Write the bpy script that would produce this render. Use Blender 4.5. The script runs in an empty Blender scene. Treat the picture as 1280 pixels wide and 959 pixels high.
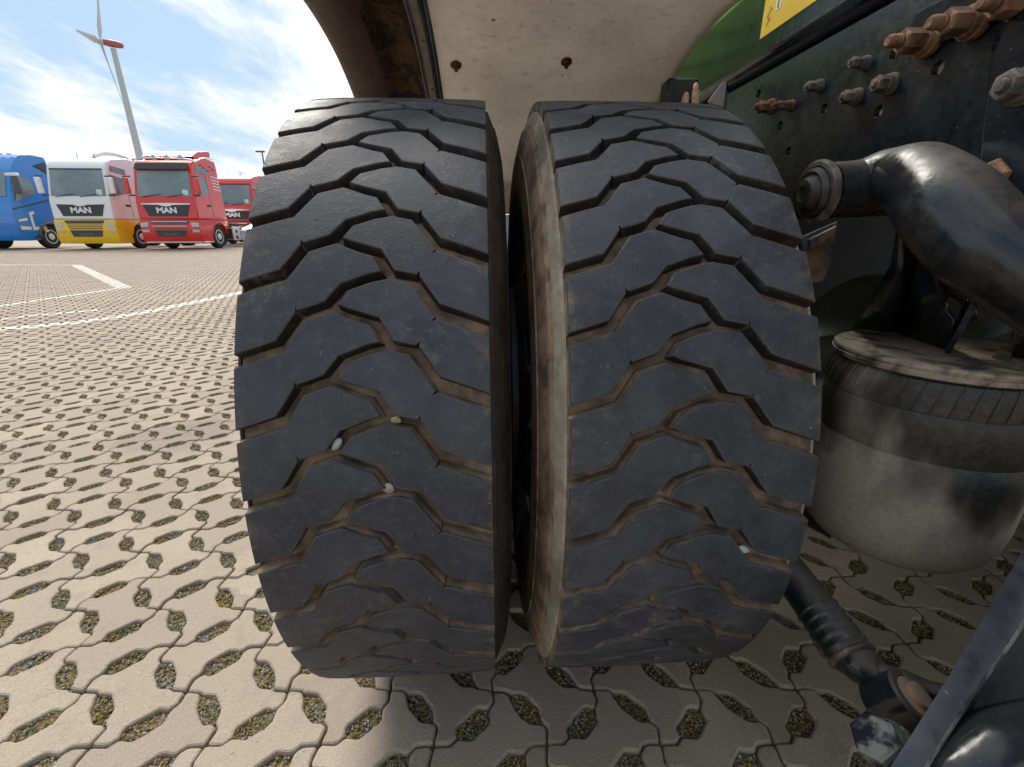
import bpy, bmesh, math, random
from mathutils import Vector, Matrix
random.seed(7)
PI = math.pi
S = bpy.context.scene
COL = S.collection

# ------------------------------------------------------------------ camera, world, sun, exposure
FPX, CX, CY = 560.0, 640.0, 480.0            # focal length in photo pixels (1280 x 959)
PITCH, YAW = math.radians(19.1), math.radians(3.07)
CAM = Vector((0, -.93, .855))
cd = bpy.data.cameras.new('camera')
cam = bpy.data.objects.new('camera', cd)
COL.objects.link(cam)
cam.location = CAM
cam.rotation_euler = (PI / 2 - PITCH, 0, -YAW)
cd.sensor_fit = 'HORIZONTAL'
cd.sensor_width = 36
cd.lens = 36 * FPX / 1280
cd.clip_start = .02
cd.clip_end = 6000
S.camera = cam

SUN_EL, SUN_AZ = math.radians(48), math.radians(-24)     # azimuth clockwise from +Y
SUN_DIR = Vector((math.sin(SUN_AZ) * math.cos(SUN_EL), math.cos(SUN_AZ) * math.cos(SUN_EL), math.sin(SUN_EL)))
W = bpy.data.worlds.new('World')
S.world = W
W.use_nodes = True


def build_world():
    nt = W.node_tree
    N, L = nt.nodes, nt.links
    N.clear()
    out = N.new('ShaderNodeOutputWorld')
    bg = N.new('ShaderNodeBackground')
    bg.inputs[1].default_value = .085
    sky = N.new('ShaderNodeTexSky')
    sky.sky_type = 'NISHITA'
    sky.sun_disc = False
    sky.sun_elevation = SUN_EL
    sky.sun_rotation = SUN_AZ
    sky.air_density = 1.0
    sky.dust_density = 1.2
    sky.ozone_density = 1.0
    tc = N.new('ShaderNodeTexCoord')
    sep = N.new('ShaderNodeSeparateXYZ')
    L.new(tc.outputs['Generated'], sep.inputs[0])

    def m(op, a, b=None, c=None, clamp=False):
        n = N.new('ShaderNodeMath')
        n.operation = op
        n.use_clamp = clamp
        for i, v in enumerate((a, b, c)):
            if v is None:
                continue
            if isinstance(v, (int, float)):
                n.inputs[i].default_value = v
            else:
                L.new(v, n.inputs[i])
        return n.outputs[0]
    zz = m('MAXIMUM', sep.outputs[2], 0.0)
    den = m('ADD', zz, .16)
    px = m('DIVIDE', sep.outputs[0], den)
    py = m('DIVIDE', sep.outputs[1], den)
    comb = N.new('ShaderNodeCombineXYZ')
    L.new(px, comb.inputs[0])
    L.new(py, comb.inputs[1])

    def noise(scale, detail, rough, off, stretch=(1, 1, 1)):
        mp = N.new('ShaderNodeMapping')
        mp.inputs['Location'].default_value = off
        mp.inputs['Rotation'].default_value = (0, 0, math.radians(35))
        mp.inputs['Scale'].default_value = stretch
        L.new(comb.outputs[0], mp.inputs[0])
        n = N.new('ShaderNodeTexNoise')
        n.inputs['Scale'].default_value = scale
        n.inputs['Detail'].default_value = detail
        n.inputs['Roughness'].default_value = rough
        n.inputs['Distortion'].default_value = .25
        L.new(mp.outputs[0], n.inputs[0])
        return n.outputs[0]
    big = noise(.8, 9, .58, (3.1, 1.7, 0), (1, .7, 1))
    fine = noise(2.2, 8, .62, (8.2, 4.0, 1), (1.6, .6, 1))
    d = m('ADD', m('MULTIPLY', big, .68), m('MULTIPLY', fine, .32))
    # more cloud towards the veiled sun, thin milky band near the horizon
    dot = N.new('ShaderNodeVectorMath')
    dot.operation = 'DOT_PRODUCT'
    nrm = N.new('ShaderNodeVectorMath')
    nrm.operation = 'NORMALIZE'
    L.new(tc.outputs['Generated'], nrm.inputs[0])
    L.new(nrm.outputs[0], dot.inputs[0])
    dot.inputs[1].default_value = SUN_DIR
    c = m('MAXIMUM', dot.outputs['Value'], 0.0)
    glow = m('POWER', c, 9.0)
    d2 = m('ADD', d, m('MULTIPLY', glow, .10))
    hor = m('POWER', m('SUBTRACT', 1.0, zz), 14.0)
    d3 = m('ADD', d2, m('MULTIPLY', hor, .07))
    ramp = N.new('ShaderNodeMapRange')
    ramp.interpolation_type = 'SMOOTHSTEP'
    ramp.inputs[1].default_value = .42
    ramp.inputs[2].default_value = .58
    L.new(d3, ramp.inputs[0])
    # shading inside the clouds: thick parts a little greyer
    shade = N.new('ShaderNodeMapRange')
    shade.interpolation_type = 'SMOOTHSTEP'
    shade.inputs[1].default_value = .56
    shade.inputs[2].default_value = .70
    L.new(m('ADD', m('MULTIPLY', big, .5), m('MULTIPLY', noise(1.6, 6, .55, (1.2, 9.1, 2)), .5)), shade.inputs[0])
    cc = N.new('ShaderNodeMixRGB')
    cc.inputs[1].default_value = (7.8, 7.6, 7.4, 1)
    cc.inputs[2].default_value = (4.9, 5.3, 5.8, 1)
    L.new(shade.outputs[0], cc.inputs[0])
    gl = N.new('ShaderNodeMixRGB')
    gl.blend_type = 'ADD'
    gl.inputs[2].default_value = (4, 3.9, 3.7, 1)
    L.new(glow, gl.inputs[0])
    L.new(cc.outputs[0], gl.inputs[1])
    # lift of the clear sky by thin veil
    veil = N.new('ShaderNodeMixRGB')
    veil.inputs[0].default_value = .85
    L.new(sky.outputs[0], veil.inputs[1])
    veil.inputs[2].default_value = (3.3, 4.7, 6.2, 1)
    mix = N.new('ShaderNodeMixRGB')
    L.new(ramp.outputs[0], mix.inputs[0])
    L.new(veil.outputs[0], mix.inputs[1])
    L.new(gl.outputs[0], mix.inputs[2])
    L.new(mix.outputs[0], bg.inputs[0])
    L.new(bg.outputs[0], out.inputs[0])


build_world()
sl = bpy.data.lights.new('sun', 'SUN')
sl.energy = 3.3
sl.angle = math.radians(36)
sl.color = (1, .95, .88)
so = bpy.data.objects.new('sun', sl)
so.rotation_euler = SUN_DIR.to_track_quat('Z', 'Y').to_euler()
so.location = (0, 0, 30)
COL.objects.link(so)
S.view_settings.view_transform = 'Standard'
S.view_settings.look = 'None'
S.view_settings.gamma = 1
S.view_settings.exposure = .8
S.view_settings.use_curve_mapping = False

# ------------------------------------------------------------------ pixel -> place helpers (real positions measured once)
_F = Vector((math.sin(YAW) * math.cos(PITCH), math.cos(YAW) * math.cos(PITCH), -math.sin(PITCH)))
_R = Vector((math.cos(YAW), -math.sin(YAW), 0))
_U = _R.cross(_F)


def ray(x, y):
    return ((x - CX) * _R - (y - CY) * _U + FPX * _F) / FPX


def onZ(x, y, z=0.0):
    d = ray(x, y)
    return CAM + d * ((z - CAM.z) / d.z)


def onX(x, y, X):
    d = ray(x, y)
    return CAM + d * ((X - CAM.x) / d.x)


def onY(x, y, Y):
    d = ray(x, y)
    return CAM + d * ((Y - CAM.y) / d.y)


def at(x, y, D):
    return CAM + ray(x, y) * D


def depth(p):
    return (Vector(p) - CAM).dot(_F)


def pix(p):
    v = Vector(p) - CAM
    z = v.dot(_F)
    return (CX + FPX * v.dot(_R) / z, CY - FPX * v.dot(_U) / z)


# ------------------------------------------------------------------ materials
class NT:
    def __init__(self, name):
        self.m = bpy.data.materials.new(name)
        self.m.use_nodes = True
        self.nt = self.m.node_tree
        self.N, self.L = self.nt.nodes, self.nt.links
        self.b = self.N['Principled BSDF']
        self.tc = self.N.new('ShaderNodeTexCoord')
        self.geo = self.N.new('ShaderNodeNewGeometry')

    def set(self, inp, v):
        if isinstance(v, (int, float)):
            inp.default_value = v
        elif isinstance(v, tuple):
            inp.default_value = v if len(v) == 4 or len(inp.default_value) == 3 else (*v, 1)
        else:
            self.L.new(v, inp)

    def math(self, op, a, b=None, clamp=False):
        n = self.N.new('ShaderNodeMath')
        n.operation = op
        n.use_clamp = clamp
        self.set(n.inputs[0], a)
        if b is not None:
            self.set(n.inputs[1], b)
        return n.outputs[0]

    def noise(self, scale, detail=4, rough=.55, vec=None, dist=0.0, stretch=None):
        n = self.N.new('ShaderNodeTexNoise')
        n.inputs['Scale'].default_value = scale
        n.inputs['Detail'].default_value = detail
        n.inputs['Roughness'].default_value = rough
        n.inputs['Distortion'].default_value = dist
        v = vec if vec is not None else self.geo.outputs['Position']
        if stretch:
            mp = self.N.new('ShaderNodeMapping')
            mp.inputs['Scale'].default_value = stretch
            self.L.new(v, mp.inputs[0])
            v = mp.outputs[0]
        self.L.new(v, n.inputs['Vector'])
        return n.outputs[0]

    def ramp(self, v, lo, hi, a=0.0, b=1.0):
        n = self.N.new('ShaderNodeMapRange')
        n.interpolation_type = 'SMOOTHSTEP'
        self.set(n.inputs[0], v)
        for i, x in zip((1, 2, 3, 4), (lo, hi, a, b)):
            n.inputs[i].default_value = x
        return n.outputs[0]

    def mix(self, f, a, b, mode='MIX'):
        n = self.N.new('ShaderNodeMixRGB')
        n.blend_type = mode
        self.set(n.inputs[0], f)
        self.set(n.inputs[1], a)
        self.set(n.inputs[2], b)
        return n.outputs[0]

    def bump(self, h, strength=.3, dist=.002, prev=None):
        n = self.N.new('ShaderNodeBump')
        n.inputs['Strength'].default_value = strength
        n.inputs['Distance'].default_value = dist
        self.set(n.inputs['Height'], h)
        if prev is not None:
            self.L.new(prev, n.inputs['Normal'])
        return n.outputs[0]

    def fin(self, col=None, rough=None, normal=None, metal=None, spec=None, coat=None):
        if col is not None:
            self.set(self.b.inputs['Base Color'], col)
        if rough is not None:
            self.set(self.b.inputs['Roughness'], rough)
        if metal is not None:
            self.set(self.b.inputs['Metallic'], metal)
        if spec is not None:
            self.set(self.b.inputs['Specular IOR Level'], spec)
        if coat is not None:
            self.set(self.b.inputs['Coat Weight'], coat)
            self.b.inputs['Coat Roughness'].default_value = .08
        if normal is not None:
            self.L.new(normal, self.b.inputs['Normal'])
        return self.m


def plain(name, c, rough=.5, c2=None, scale=8, metal=0.0, bump=0.0, bscale=120, coat=None, spec=None, lo=.35, hi=.65):
    t = NT(name)
    v = t.tc.outputs['Object']
    col = c
    if c2:
        col = t.mix(t.ramp(t.noise(scale, 6, .6, v), lo, hi), c, c2)
    nrm = t.bump(t.noise(bscale, 3, .6, v), bump, .002) if bump else None
    return t.fin(col, rough, nrm, metal, spec, coat)


DUST = (.30, .215, .145)


def mat_rubber(name, dust_lo, dust_hi, base=(.029, .030, .038), top=(.061, .062, .072)):
    """tread rubber: dry dust where the radius is below the worn surface"""
    t = NT(name)
    o = t.tc.outputs['Object']
    sp = t.N.new('ShaderNodeSeparateXYZ')
    t.L.new(o, sp.inputs[0])
    y, z = sp.outputs[1], sp.outputs[2]
    r = t.math('SQRT', t.math('ADD', t.math('MULTIPLY', y, y), t.math('MULTIPLY', z, z)))
    rn = t.math('ADD', r, t.math('MULTIPLY', t.math('SUBTRACT', t.noise(55, 4, .6), .5), .010))
    dust = t.ramp(rn, dust_lo, dust_hi, 1.0, 0.0)
    info = t.N.new('ShaderNodeObjectInfo')
    n1 = t.noise(14, 6, .62)
    n2 = t.noise(85, 5, .7)
    n3 = t.noise(420, 3, .6)
    worn = t.mix(t.ramp(n1, .35, .7), base, top)
    worn = t.mix(t.math('MULTIPLY', t.ramp(n2, .48, .72), .5), worn, (.10, .098, .10))
    # pale dried mud films in patches
    film = t.math('MULTIPLY', t.ramp(t.noise(9, 5, .7, dist=1.2), .56, .74), t.ramp(n2, .40, .62))
    worn = t.mix(t.math('MULTIPLY', film, .7), worn, (.19, .165, .14))
    worn = t.mix(t.math('MULTIPLY', t.ramp(n3, .5, .75), .35), worn, (.028, .029, .034))
    # long thin scratches
    scr = t.noise(60, 2, .5, stretch=(9, 1, .35))
    worn = t.mix(t.math('MULTIPLY', t.ramp(scr, .72, .78), .35), worn, (.13, .125, .12))
    nick = t.ramp(t.noise(95, 2, .5, stretch=(1.0, 1.6, .35)), .735, .765)
    worn = t.mix(t.math('MULTIPLY', nick, .8), worn, (.010, .010, .011))
    speck = t.ramp(t.noise(260, 1, .5), .77, .81)
    worn = t.mix(speck, worn, (.25, .24, .22))
    worn = t.mix(t.math('MULTIPLY', info.outputs['Random'], .25), worn, (.028, .029, .034))
    dc = t.mix(t.ramp(t.noise(30, 5, .6), .35, .7), (.105, .074, .052), DUST)
    col = t.mix(dust, worn, dc)
    h = t.math('ADD', t.math('MULTIPLY', n2, .6), t.math('MULTIPLY', n3, .4))
    nr = t.bump(h, .6, .0016)
    nr = t.bump(t.ramp(t.noise(75, 2, .4, dist=.6), .70, .76), -.5, .0012, nr)
    rough = t.math('ADD', t.ramp(n1, .3, .7, .50, .66), t.math('MULTIPLY', dust, .3), True)
    return t.fin(col, rough, nr, spec=.42)


def mat_sidewall(darkened=False):
    t = NT('sidewall rubber')
    o = t.tc.outputs['Object']
    sp = t.N.new('ShaderNodeSeparateXYZ')
    t.L.new(o, sp.inputs[0])
    y, z = sp.outputs[1], sp.outputs[2]
    r = t.math('SQRT', t.math('ADD', t.math('MULTIPLY', y, y), t.math('MULTIPLY', z, z)))
    ang = t.math('ARCTAN2', z, y)
    n = t.noise(26, 6, .65)
    rr = t.math('ADD', r, t.math('MULTIPLY', t.math('SUBTRACT', n, .5), .05))
    c1 = t.mix(t.ramp(n, .32, .62), (.085, .064, .048), (.30, .215, .145))
    c = t.mix(t.ramp(rr, .36, .43), (.022, .021, .022), c1)
    band = t.mix(t.ramp(t.noise(60, 5, .6), .3, .7), (.25, .21, .165), (.36, .31, .245))
    c = t.mix(t.ramp(t.math('ADD', r, t.math('MULTIPLY', t.math('SUBTRACT', n, .5), .008)), .494, .498), c, band)
    dark = t.ramp(t.noise(7, 5, .6), .52, .68)
    c = t.mix(t.math('MULTIPLY', dark, .55), c, (.05, .042, .036))
    wv = t.math('SINE', t.math('MULTIPLY', ang, 720))
    rid = t.math('MULTIPLY', t.ramp(r, .425, .428), t.ramp(r, .447, .45, 1, 0))
    nr = t.bump(t.math('MULTIPLY', wv, rid), .9, .002)
    ring = t.math('SINE', t.math('MULTIPLY', r, 1500))
    nr = t.bump(t.math('MULTIPLY', ring, t.ramp(r, .470, .474)), .25, .001, nr)
    nr = t.bump(t.noise(140, 4, .6), .3, .002, nr)
    if darkened:
        c = t.mix(1.0, c, (.12, .11, .115), 'MULTIPLY')  # puts the shade of the gap between the tyres into the sidewall colour
    return t.fin(c, .82, nr, spec=.25)


def mat_black_paint(name, base=(.010, .012, .016), dusty=.35, rough=.28, dustc=(.115, .10, .088), updust=1.0):
    t = NT(name)
    n = t.noise(7, 6, .65, dist=.4)
    n2 = t.noise(60, 5, .7)
    n3 = t.noise(230, 2, .5)
    up = t.N.new('ShaderNodeSeparateXYZ')
    t.L.new(t.geo.outputs['Normal'], up.inputs[0])
    upz = t.ramp(up.outputs[2], .35, .95)
    d = t.math('MULTIPLY', t.ramp(n, .38, .75), dusty)
    d = t.math('MULTIPLY', d, t.ramp(n2, .2, .7, .4, 1))
    d = t.math('MAXIMUM', d, t.math('MULTIPLY', t.math('MULTIPLY', upz, updust), t.ramp(n2, .2, .6, .35, .85)))
    sp = t.ramp(n3, .73, .77)
    d = t.math('MAXIMUM', d, t.math('MULTIPLY', sp, .8))
    c = t.mix(d, base, dustc)
    bl = t.ramp(t.noise(3.5, 3, .5), .4, .7)
    c = t.mix(t.math('MULTIPLY', bl, .2), c, (.03, .042, .055))
    rg = t.math('ADD', t.math('MULTIPLY', d, .6), t.ramp(n2, .3, .7, rough - .06, rough + .12), True)
    nr = t.bump(n2, .12, .002)
    nr = t.bump(t.noise(22, 3, .5), .12, .006, nr)
    return t.fin(c, rg, nr, spec=.5)


def mat_paver(name, paint=True, near=True):
    t = NT(name)
    P = t.geo.outputs['Position']
    info = t.N.new('ShaderNodeObjectInfo')
    if near:
        rnd = info.outputs['Random']
    else:
        vo = t.N.new('ShaderNodeTexVoronoi')
        vo.inputs['Scale'].default_value = 7
        t.L.new(P, vo.inputs['Vector'])
        sx = t.N.new('ShaderNodeSeparateXYZ')
        t.L.new(vo.outputs['Color'], sx.inputs[0])
        rnd = sx.outputs[0]
    n1 = t.noise(2.0, 6, .6)
    n2 = t.noise(45, 6, .65)
    n3 = t.noise(420, 3, .7)
    n4 = t.noise(160, 3, .6)
    c = t.mix(t.ramp(n1, .3, .7), (.325, .270, .212), (.395, .330, .260))
    c = t.mix(t.math('MULTIPLY', rnd, .7), c, (.255, .215, .172))
    c = t.mix(t.ramp(t.noise(9, 5, .65, dist=.8), .54, .70, 0, .35), c, (.20, .165, .13))
    c = t.mix(t.math('MULTIPLY', t.ramp(n2, .42, .72), .45), c, (.29, .235, .185))
    c = t.mix(t.math('MULTIPLY', t.ramp(n3, .42, .66), .6), c, (.19, .155, .125))
    c = t.mix(t.math('MULTIPLY', t.ramp(n4, .70, .76), .7), c, (.62, .56, .48))
    c = t.mix(t.math('MULTIPLY', t.ramp(t.noise(110, 2, .5), .70, .76), .6), c, (.13, .10, .085))
    # oil stain
    sp = t.N.new('ShaderNodeVectorMath')
    sp.operation = 'DISTANCE'
    mp = t.N.new('ShaderNodeMapping')
    mp.inputs['Scale'].default_value = (.8, 1, 1)
    t.L.new(P, mp.inputs[0])
    t.L.new(mp.outputs[0], sp.inputs[0])
    sp.inputs[1].default_value = (-1.30 * .8, .93, 0)
    dd = t.math('ADD', sp.outputs['Value'], t.math('MULTIPLY', t.math('SUBTRACT', t.noise(8, 5, .6), .5), .5))
    c = t.mix(t.ramp(dd, .05, .32, .42, 0), c, (.12, .10, .095))
    # old tyre-dark patches
    c = t.mix(t.ramp(t.noise(.45, 4, .6), .56, .72, 0, .28), c, (.22, .185, .16))
    if paint:
        segs = PAINT
        sxy = t.N.new('ShaderNodeSeparateXYZ')
        t.L.new(P, sxy.inputs[0])
        X, Y = sxy.outputs[0], sxy.outputs[1]
        tot = None
        for (ax, ay, bx, by, w) in segs:
            dx, dy = bx - ax, by - ay
            ll = dx * dx + dy * dy
            tx = t.math('ADD', t.math('MULTIPLY', X, dx / ll), t.math('ADD', t.math('MULTIPLY', Y, dy / ll), -(ax * dx + ay * dy) / ll), )
            tcl = t.math('MAXIMUM', t.math('MINIMUM', tx, 1.0), 0.0)
            ex = t.math('SUBTRACT', t.math('SUBTRACT', X, ax), t.math('MULTIPLY', tcl, dx))
            ey = t.math('SUBTRACT', t.math('SUBTRACT', Y, ay), t.math('MULTIPLY', tcl, dy))
            d = t.math('SQRT', t.math('ADD', t.math('MULTIPLY', ex, ex), t.math('MULTIPLY', ey, ey)))
            k = t.ramp(d, w - .015, w, 1, 0)
            tot = k if tot is None else t.math('MAXIMUM', tot, k)
        wear = t.ramp(t.noise(25, 6, .7), .32, .62, .12, .72)
        c = t.mix(t.math('MULTIPLY', tot, wear), c, (.78, .75, .70))
    nr = t.bump(t.math('ADD', t.math('MULTIPLY', n3, .6), t.math('MULTIPLY', n4, .6)), .8, .003)
    return t.fin(c, .9, nr, spec=.2)


def mat_ground():
    t = NT('joint gravel and moss')
    n = t.noise(26, 5, .6)
    v = t.N.new('ShaderNodeTexVoronoi')
    v.inputs['Scale'].default_value = 190
    t.L.new(t.geo.outputs['Position'], v.inputs['Vector'])
    sx = t.N.new('ShaderNodeSeparateXYZ')
    t.L.new(v.outputs['Color'], sx.inputs[0])
    g = t.mix(sx.outputs[0], (.075, .068, .058), (.22, .20, .17))
    moss = t.mix(t.noise(70, 4, .6), (.13, .10, .03), (.23, .165, .06))
    c = t.mix(t.ramp(n, .46, .60), g, moss)
    c = t.mix(t.ramp(t.noise(3, 3, .6), .5, .72, 0, .6), c, (.075, .085, .02))
    nr = t.bump(v.outputs['Distance'], .9, .006)
    return t.fin(c, .95, nr, spec=.15)


# painted bay lines on the yard, world metres: ax, ay, bx, by, half width
_l = [onZ(x, y) for x, y in [(-60, 420), (0, 412), (60, 407), (100, 403), (150, 396), (190, 389), (240, 379), (320, 362)]]
PAINT = [(_l[i].x, _l[i].y, _l[i + 1].x, _l[i + 1].y, .095) for i in range(len(_l) - 1)]
_l = [onZ(x, y) for x, y in [(-60, 408), (30, 396), (120, 388)]]
PAINT += [(_l[i].x, _l[i].y, _l[i + 1].x, _l[i + 1].y, .05) for i in range(len(_l) - 1)]
_l = [onZ(x, y) for x, y in [(-60, 391), (0, 383), (155, 360), (95, 332), (-60, 331)]]
PAINT += [(_l[i].x, _l[i].y, _l[i + 1].x, _l[i + 1].y, (.05, .06, .10, .06)[i]) for i in range(len(_l) - 1)]

M = {}
M['tread'] = mat_rubber('worn tread rubber', .5235, .5285)
M['wall'] = mat_rubber('dark block wall', .508, .516, (.013, .012, .013), (.022, .020, .019))  # darker rubber copy for the block walls facing down
M['edge'] = plain('dusty block edge', (.085, .072, .062), .8, (.04, .038, .040), 40)
M['carcass'] = mat_rubber('dusty groove rubber', .53, .54)
M['side'] = mat_sidewall()
M['side_shade'] = mat_sidewall(True)
M['tankdark'] = plain('near-black tank', (.006, .006, .007), .8, (.014, .013, .012), 6)  # near-black, so the space behind the gusset reads dark
M['rim'] = mat_black_paint('rim paint', (.012, .012, .014), .3, .3)
M['black'] = mat_black_paint('chassis paint', (.006, .008, .011), .13, .28)
M['gloss'] = mat_black_paint('glossy black paint', (.007, .008, .010), .5, .16, updust=.7)
M['cast'] = mat_black_paint('glossy casting paint', (.008, .011, .016), .25, .12, updust=.1)
M['gloss2'] = mat_black_paint('satin black paint', (.007, .009, .013), .16, .12)
M['rust'] = plain('rust', (.085, .042, .024), .9, (.26, .135, .075), 38, bump=.6, bscale=200)
M['rust_dark'] = plain('dark rust', (.05, .026, .016), .85, (.17, .085, .045), 70, bump=.6, bscale=220)
M['zinc'] = plain('dusty zinc', (.25, .235, .21), .5, (.13, .12, .105), 60, metal=.5, bump=.3, bscale=160)
M['dustybolt'] = plain('dusty bolt', (.15, .125, .10), .85, (.045, .042, .040), 50, bump=.5, bscale=160)
M['guard'] = None


def mat_guard():
    t = NT('dusty pale mudguard plastic')
    n1 = t.noise(3.2, 6, .6)
    n2 = t.noise(60, 5, .65)
    n3 = t.noise(330, 2, .6)
    c = t.mix(t.ramp(n1, .3, .7), (.55, .50, .445), (.66, .61, .55))
    c = t.mix(t.math('MULTIPLY', t.ramp(n2, .5, .75), .35), c, (.30, .24, .19))
    c = t.mix(t.math('MULTIPLY', t.ramp(n3, .64, .70), .7), c, (.22, .16, .12))
    c = t.mix(t.ramp(t.noise(26, 2, .5), .74, .77, 0, .8), c, (.10, .055, .035))
    m_ = t.fin(c, .78, t.bump(n2, .15, .002), spec=.3)
    tr = t.N.new('ShaderNodeBsdfTranslucent')
    t.set(tr.inputs['Color'], c)
    mx = t.N.new('ShaderNodeMixShader')
    mx.inputs[0].default_value = .45
    t.L.new(t.b.outputs[0], mx.inputs[1])
    t.L.new(tr.outputs[0], mx.inputs[2])
    t.L.new(mx.outputs[0], t.N['Material Output'].inputs[0])
    return m_


M['guard'] = mat_guard()



def mat_flap():
    t = NT('pale translucent mudflap')
    n1 = t.noise(5, 5, .6)
    c = t.mix(t.ramp(n1, .3, .7), (.62, .66, .70), (.52, .56, .60))
    m_ = t.fin(c, .6, spec=.3)
    tr = t.N.new('ShaderNodeBsdfTranslucent')
    t.set(tr.inputs['Color'], c)
    mx = t.N.new('ShaderNodeMixShader')
    mx.inputs[0].default_value = .6
    t.L.new(t.b.outputs[0], mx.inputs[1])
    t.L.new(tr.outputs[0], mx.inputs[2])
    t.L.new(mx.outputs[0], t.N['Material Output'].inputs[0])
    return m_


def mat_outer():
    t = NT('brown dusty guard lip')
    n1 = t.noise(9, 6, .65, dist=.5)
    n2 = t.noise(90, 5, .65)
    c = t.mix(t.ramp(n1, .35, .68), (.075, .045, .045), (.125, .075, .070))
    c = t.mix(t.math('MULTIPLY', t.ramp(n2, .45, .7), .5), c, (.05, .032, .026))
    return t.fin(c, .62, t.bump(n2, .3, .003), spec=.4)


def mat_outer2():
    t = NT('rusty guard well')
    n1 = t.noise(16, 6, .7, dist=.6)
    n2 = t.noise(90, 5, .65)
    c = t.mix(t.ramp(n1, .42, .62), (.020, .016, .014), (.13, .068, .034))
    c = t.mix(t.math('MULTIPLY', t.ramp(n2, .5, .7), .5), c, (.19, .13, .09))
    return t.fin(c, .8, t.bump(n2, .4, .004), spec=.3)


M['flap'] = mat_flap()
M['outer'] = mat_outer()
M['outer2'] = mat_outer2()
M['brown'] = plain('brown dusty bar', (.30, .215, .155), .8, (.22, .155, .11), 30, bump=.2)
M['green'] = plain('green body paint', (.20, .38, .012), .35, (.24, .45, .015), 3, coat=.3)
M['yellow'] = plain('yellow sticker', (.62, .40, .035), .35, (.70, .47, .06), 12)
M['stred'] = plain('red print', (.42, .10, .04), .5)
M['stwhite'] = plain('white print', (.62, .62, .56), .5)
M['stdark'] = plain('dark print', (.16, .11, .05), .5)


def mat_bellow():
    t = NT('dusty bellows rubber')
    sp = t.N.new('ShaderNodeSeparateXYZ')
    t.L.new(t.tc.outputs['Object'], sp.inputs[0])
    z = sp.outputs[2]
    n1 = t.noise(6.5, 5, .55, dist=.15, stretch=(1, 1, .6))
    n2 = t.noise(130, 4, .65)
    n3 = t.noise(500, 3, .7)
    lo = t.ramp(z, -.28, -.02, 1, 0)
    sm = t.ramp(t.noise(4.2, 3, .5, stretch=(1.3, 1.3, .8)), .48, .66, 0, .20)
    pat = t.ramp(t.math('SUBTRACT', t.math('ADD', n1, t.math('MULTIPLY', lo, .32)), sm), .50, .76)
    c = t.mix(pat, (.022, .021, .021), (.33, .29, .24))
    c = t.mix(t.math('MULTIPLY', t.ramp(n2, .4, .7), .3), c, (.10, .09, .08))
    c = t.mix(t.math('MULTIPLY', t.ramp(n3, .5, .7), .35), c, (.10, .09, .075))
    return t.fin(c, t.mix(pat, (.45, .45, .45), (.8, .8, .8)), t.bump(n2, .25, .0015), spec=.4)


M['bellow'] = mat_bellow()


def mat_platedust():
    t = NT('dust covered steel')
    n1 = t.noise(22, 6, .65, dist=.4)
    n2 = t.noise(160, 4, .65)
    c = t.mix(t.ramp(n1, .36, .56), (.05, .047, .045), (.34, .285, .225))
    c = t.mix(t.math('MULTIPLY', t.ramp(n2, .5, .7), .5), c, (.11, .09, .07))
    return t.fin(c, .8, t.bump(n2, .4, .002), spec=.35)


M['pdust'] = mat_platedust()
M['paver'] = None
M['pebble'] = plain('pale pebble', (.52, .47, .41), .85, (.34, .30, .26), 90, bump=.5, bscale=300)
M['pebble2'] = plain('tan pebble', (.50, .37, .24), .8, (.36, .26, .17), 90, bump=.5, bscale=300)
M['pebble3'] = plain('white smooth pebble', (.52, .55, .55), .7, (.38, .41, .41), 60)
M['paver'] = mat_paver('yard concrete')
M['paver_far'] = mat_paver('yard concrete further out', True, False)
M['ground'] = mat_ground()
M['chip'] = plain('gravel chip', (.13, .125, .115), .85, (.34, .315, .28), 300, lo=.40, hi=.6)
M['chipb'] = plain('brown gravel chip', (.18, .115, .06), .85, (.29, .20, .11), 300)
M['moss'] = plain('moss', (.085, .10, .018), .9, (.21, .175, .04), 60)
M['mossb'] = plain('rusty moss', (.16, .09, .025), .9, (.24, .15, .045), 60)


# ------------------------------------------------------------------ object helpers
def link(name, me, parent=None, mats=(), loc=None):
    o = bpy.data.objects.new(name, me)
    COL.objects.link(o)
    if parent is not None:
        o.parent = parent
    if loc is not None:
        o.location = loc
    for m in mats:
        if isinstance(m, str):
            m = M[m]
        me.materials.append(m)
    return o


def obj(name, bm, mats, parent=None, loc=None, smooth=None, bevel=0, label=None, recalc=True):
    if recalc:
        bmesh.ops.recalc_face_normals(bm, faces=bm.faces)
    me = bpy.data.meshes.new(name)
    bm.to_mesh(me)
    bm.free()
    if isinstance(mats, str) or not isinstance(mats, (list, tuple)):
        mats = [mats]
    o = link(name, me, parent, mats, loc)
    if smooth is not None:
        shade(me, smooth)
    if bevel:
        md = o.modifiers.new('bevel', 'BEVEL')
        md.width = bevel
        md.segments = 2
        md.limit_method = 'ANGLE'
        md.angle_limit = math.radians(38)
        if smooth is None:
            shade(me, 40)
    if label:
        o['label'] = label
    return o


def shade(me, deg):
    me.polygons.foreach_set('use_smooth', [True] * len(me.polygons))
    me.set_sharp_from_angle(angle=math.radians(deg))


def thing(name, label, cat, loc=(0, 0, 0), group=None, rz=0):
    o = bpy.data.objects.new(name, None)
    COL.objects.link(o)
    o.location = loc
    o.rotation_euler = (0, 0, rz)
    o.empty_display_size = .2
    tag(o, label, cat, group)
    return o


def tag(o, label=None, cat=None, group=None, kind=None):
    if label:
        o['label'] = label
    if cat:
        o['category'] = cat
    if group:
        o['group'] = group
    if kind:
        o['kind'] = kind
    return o


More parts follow.
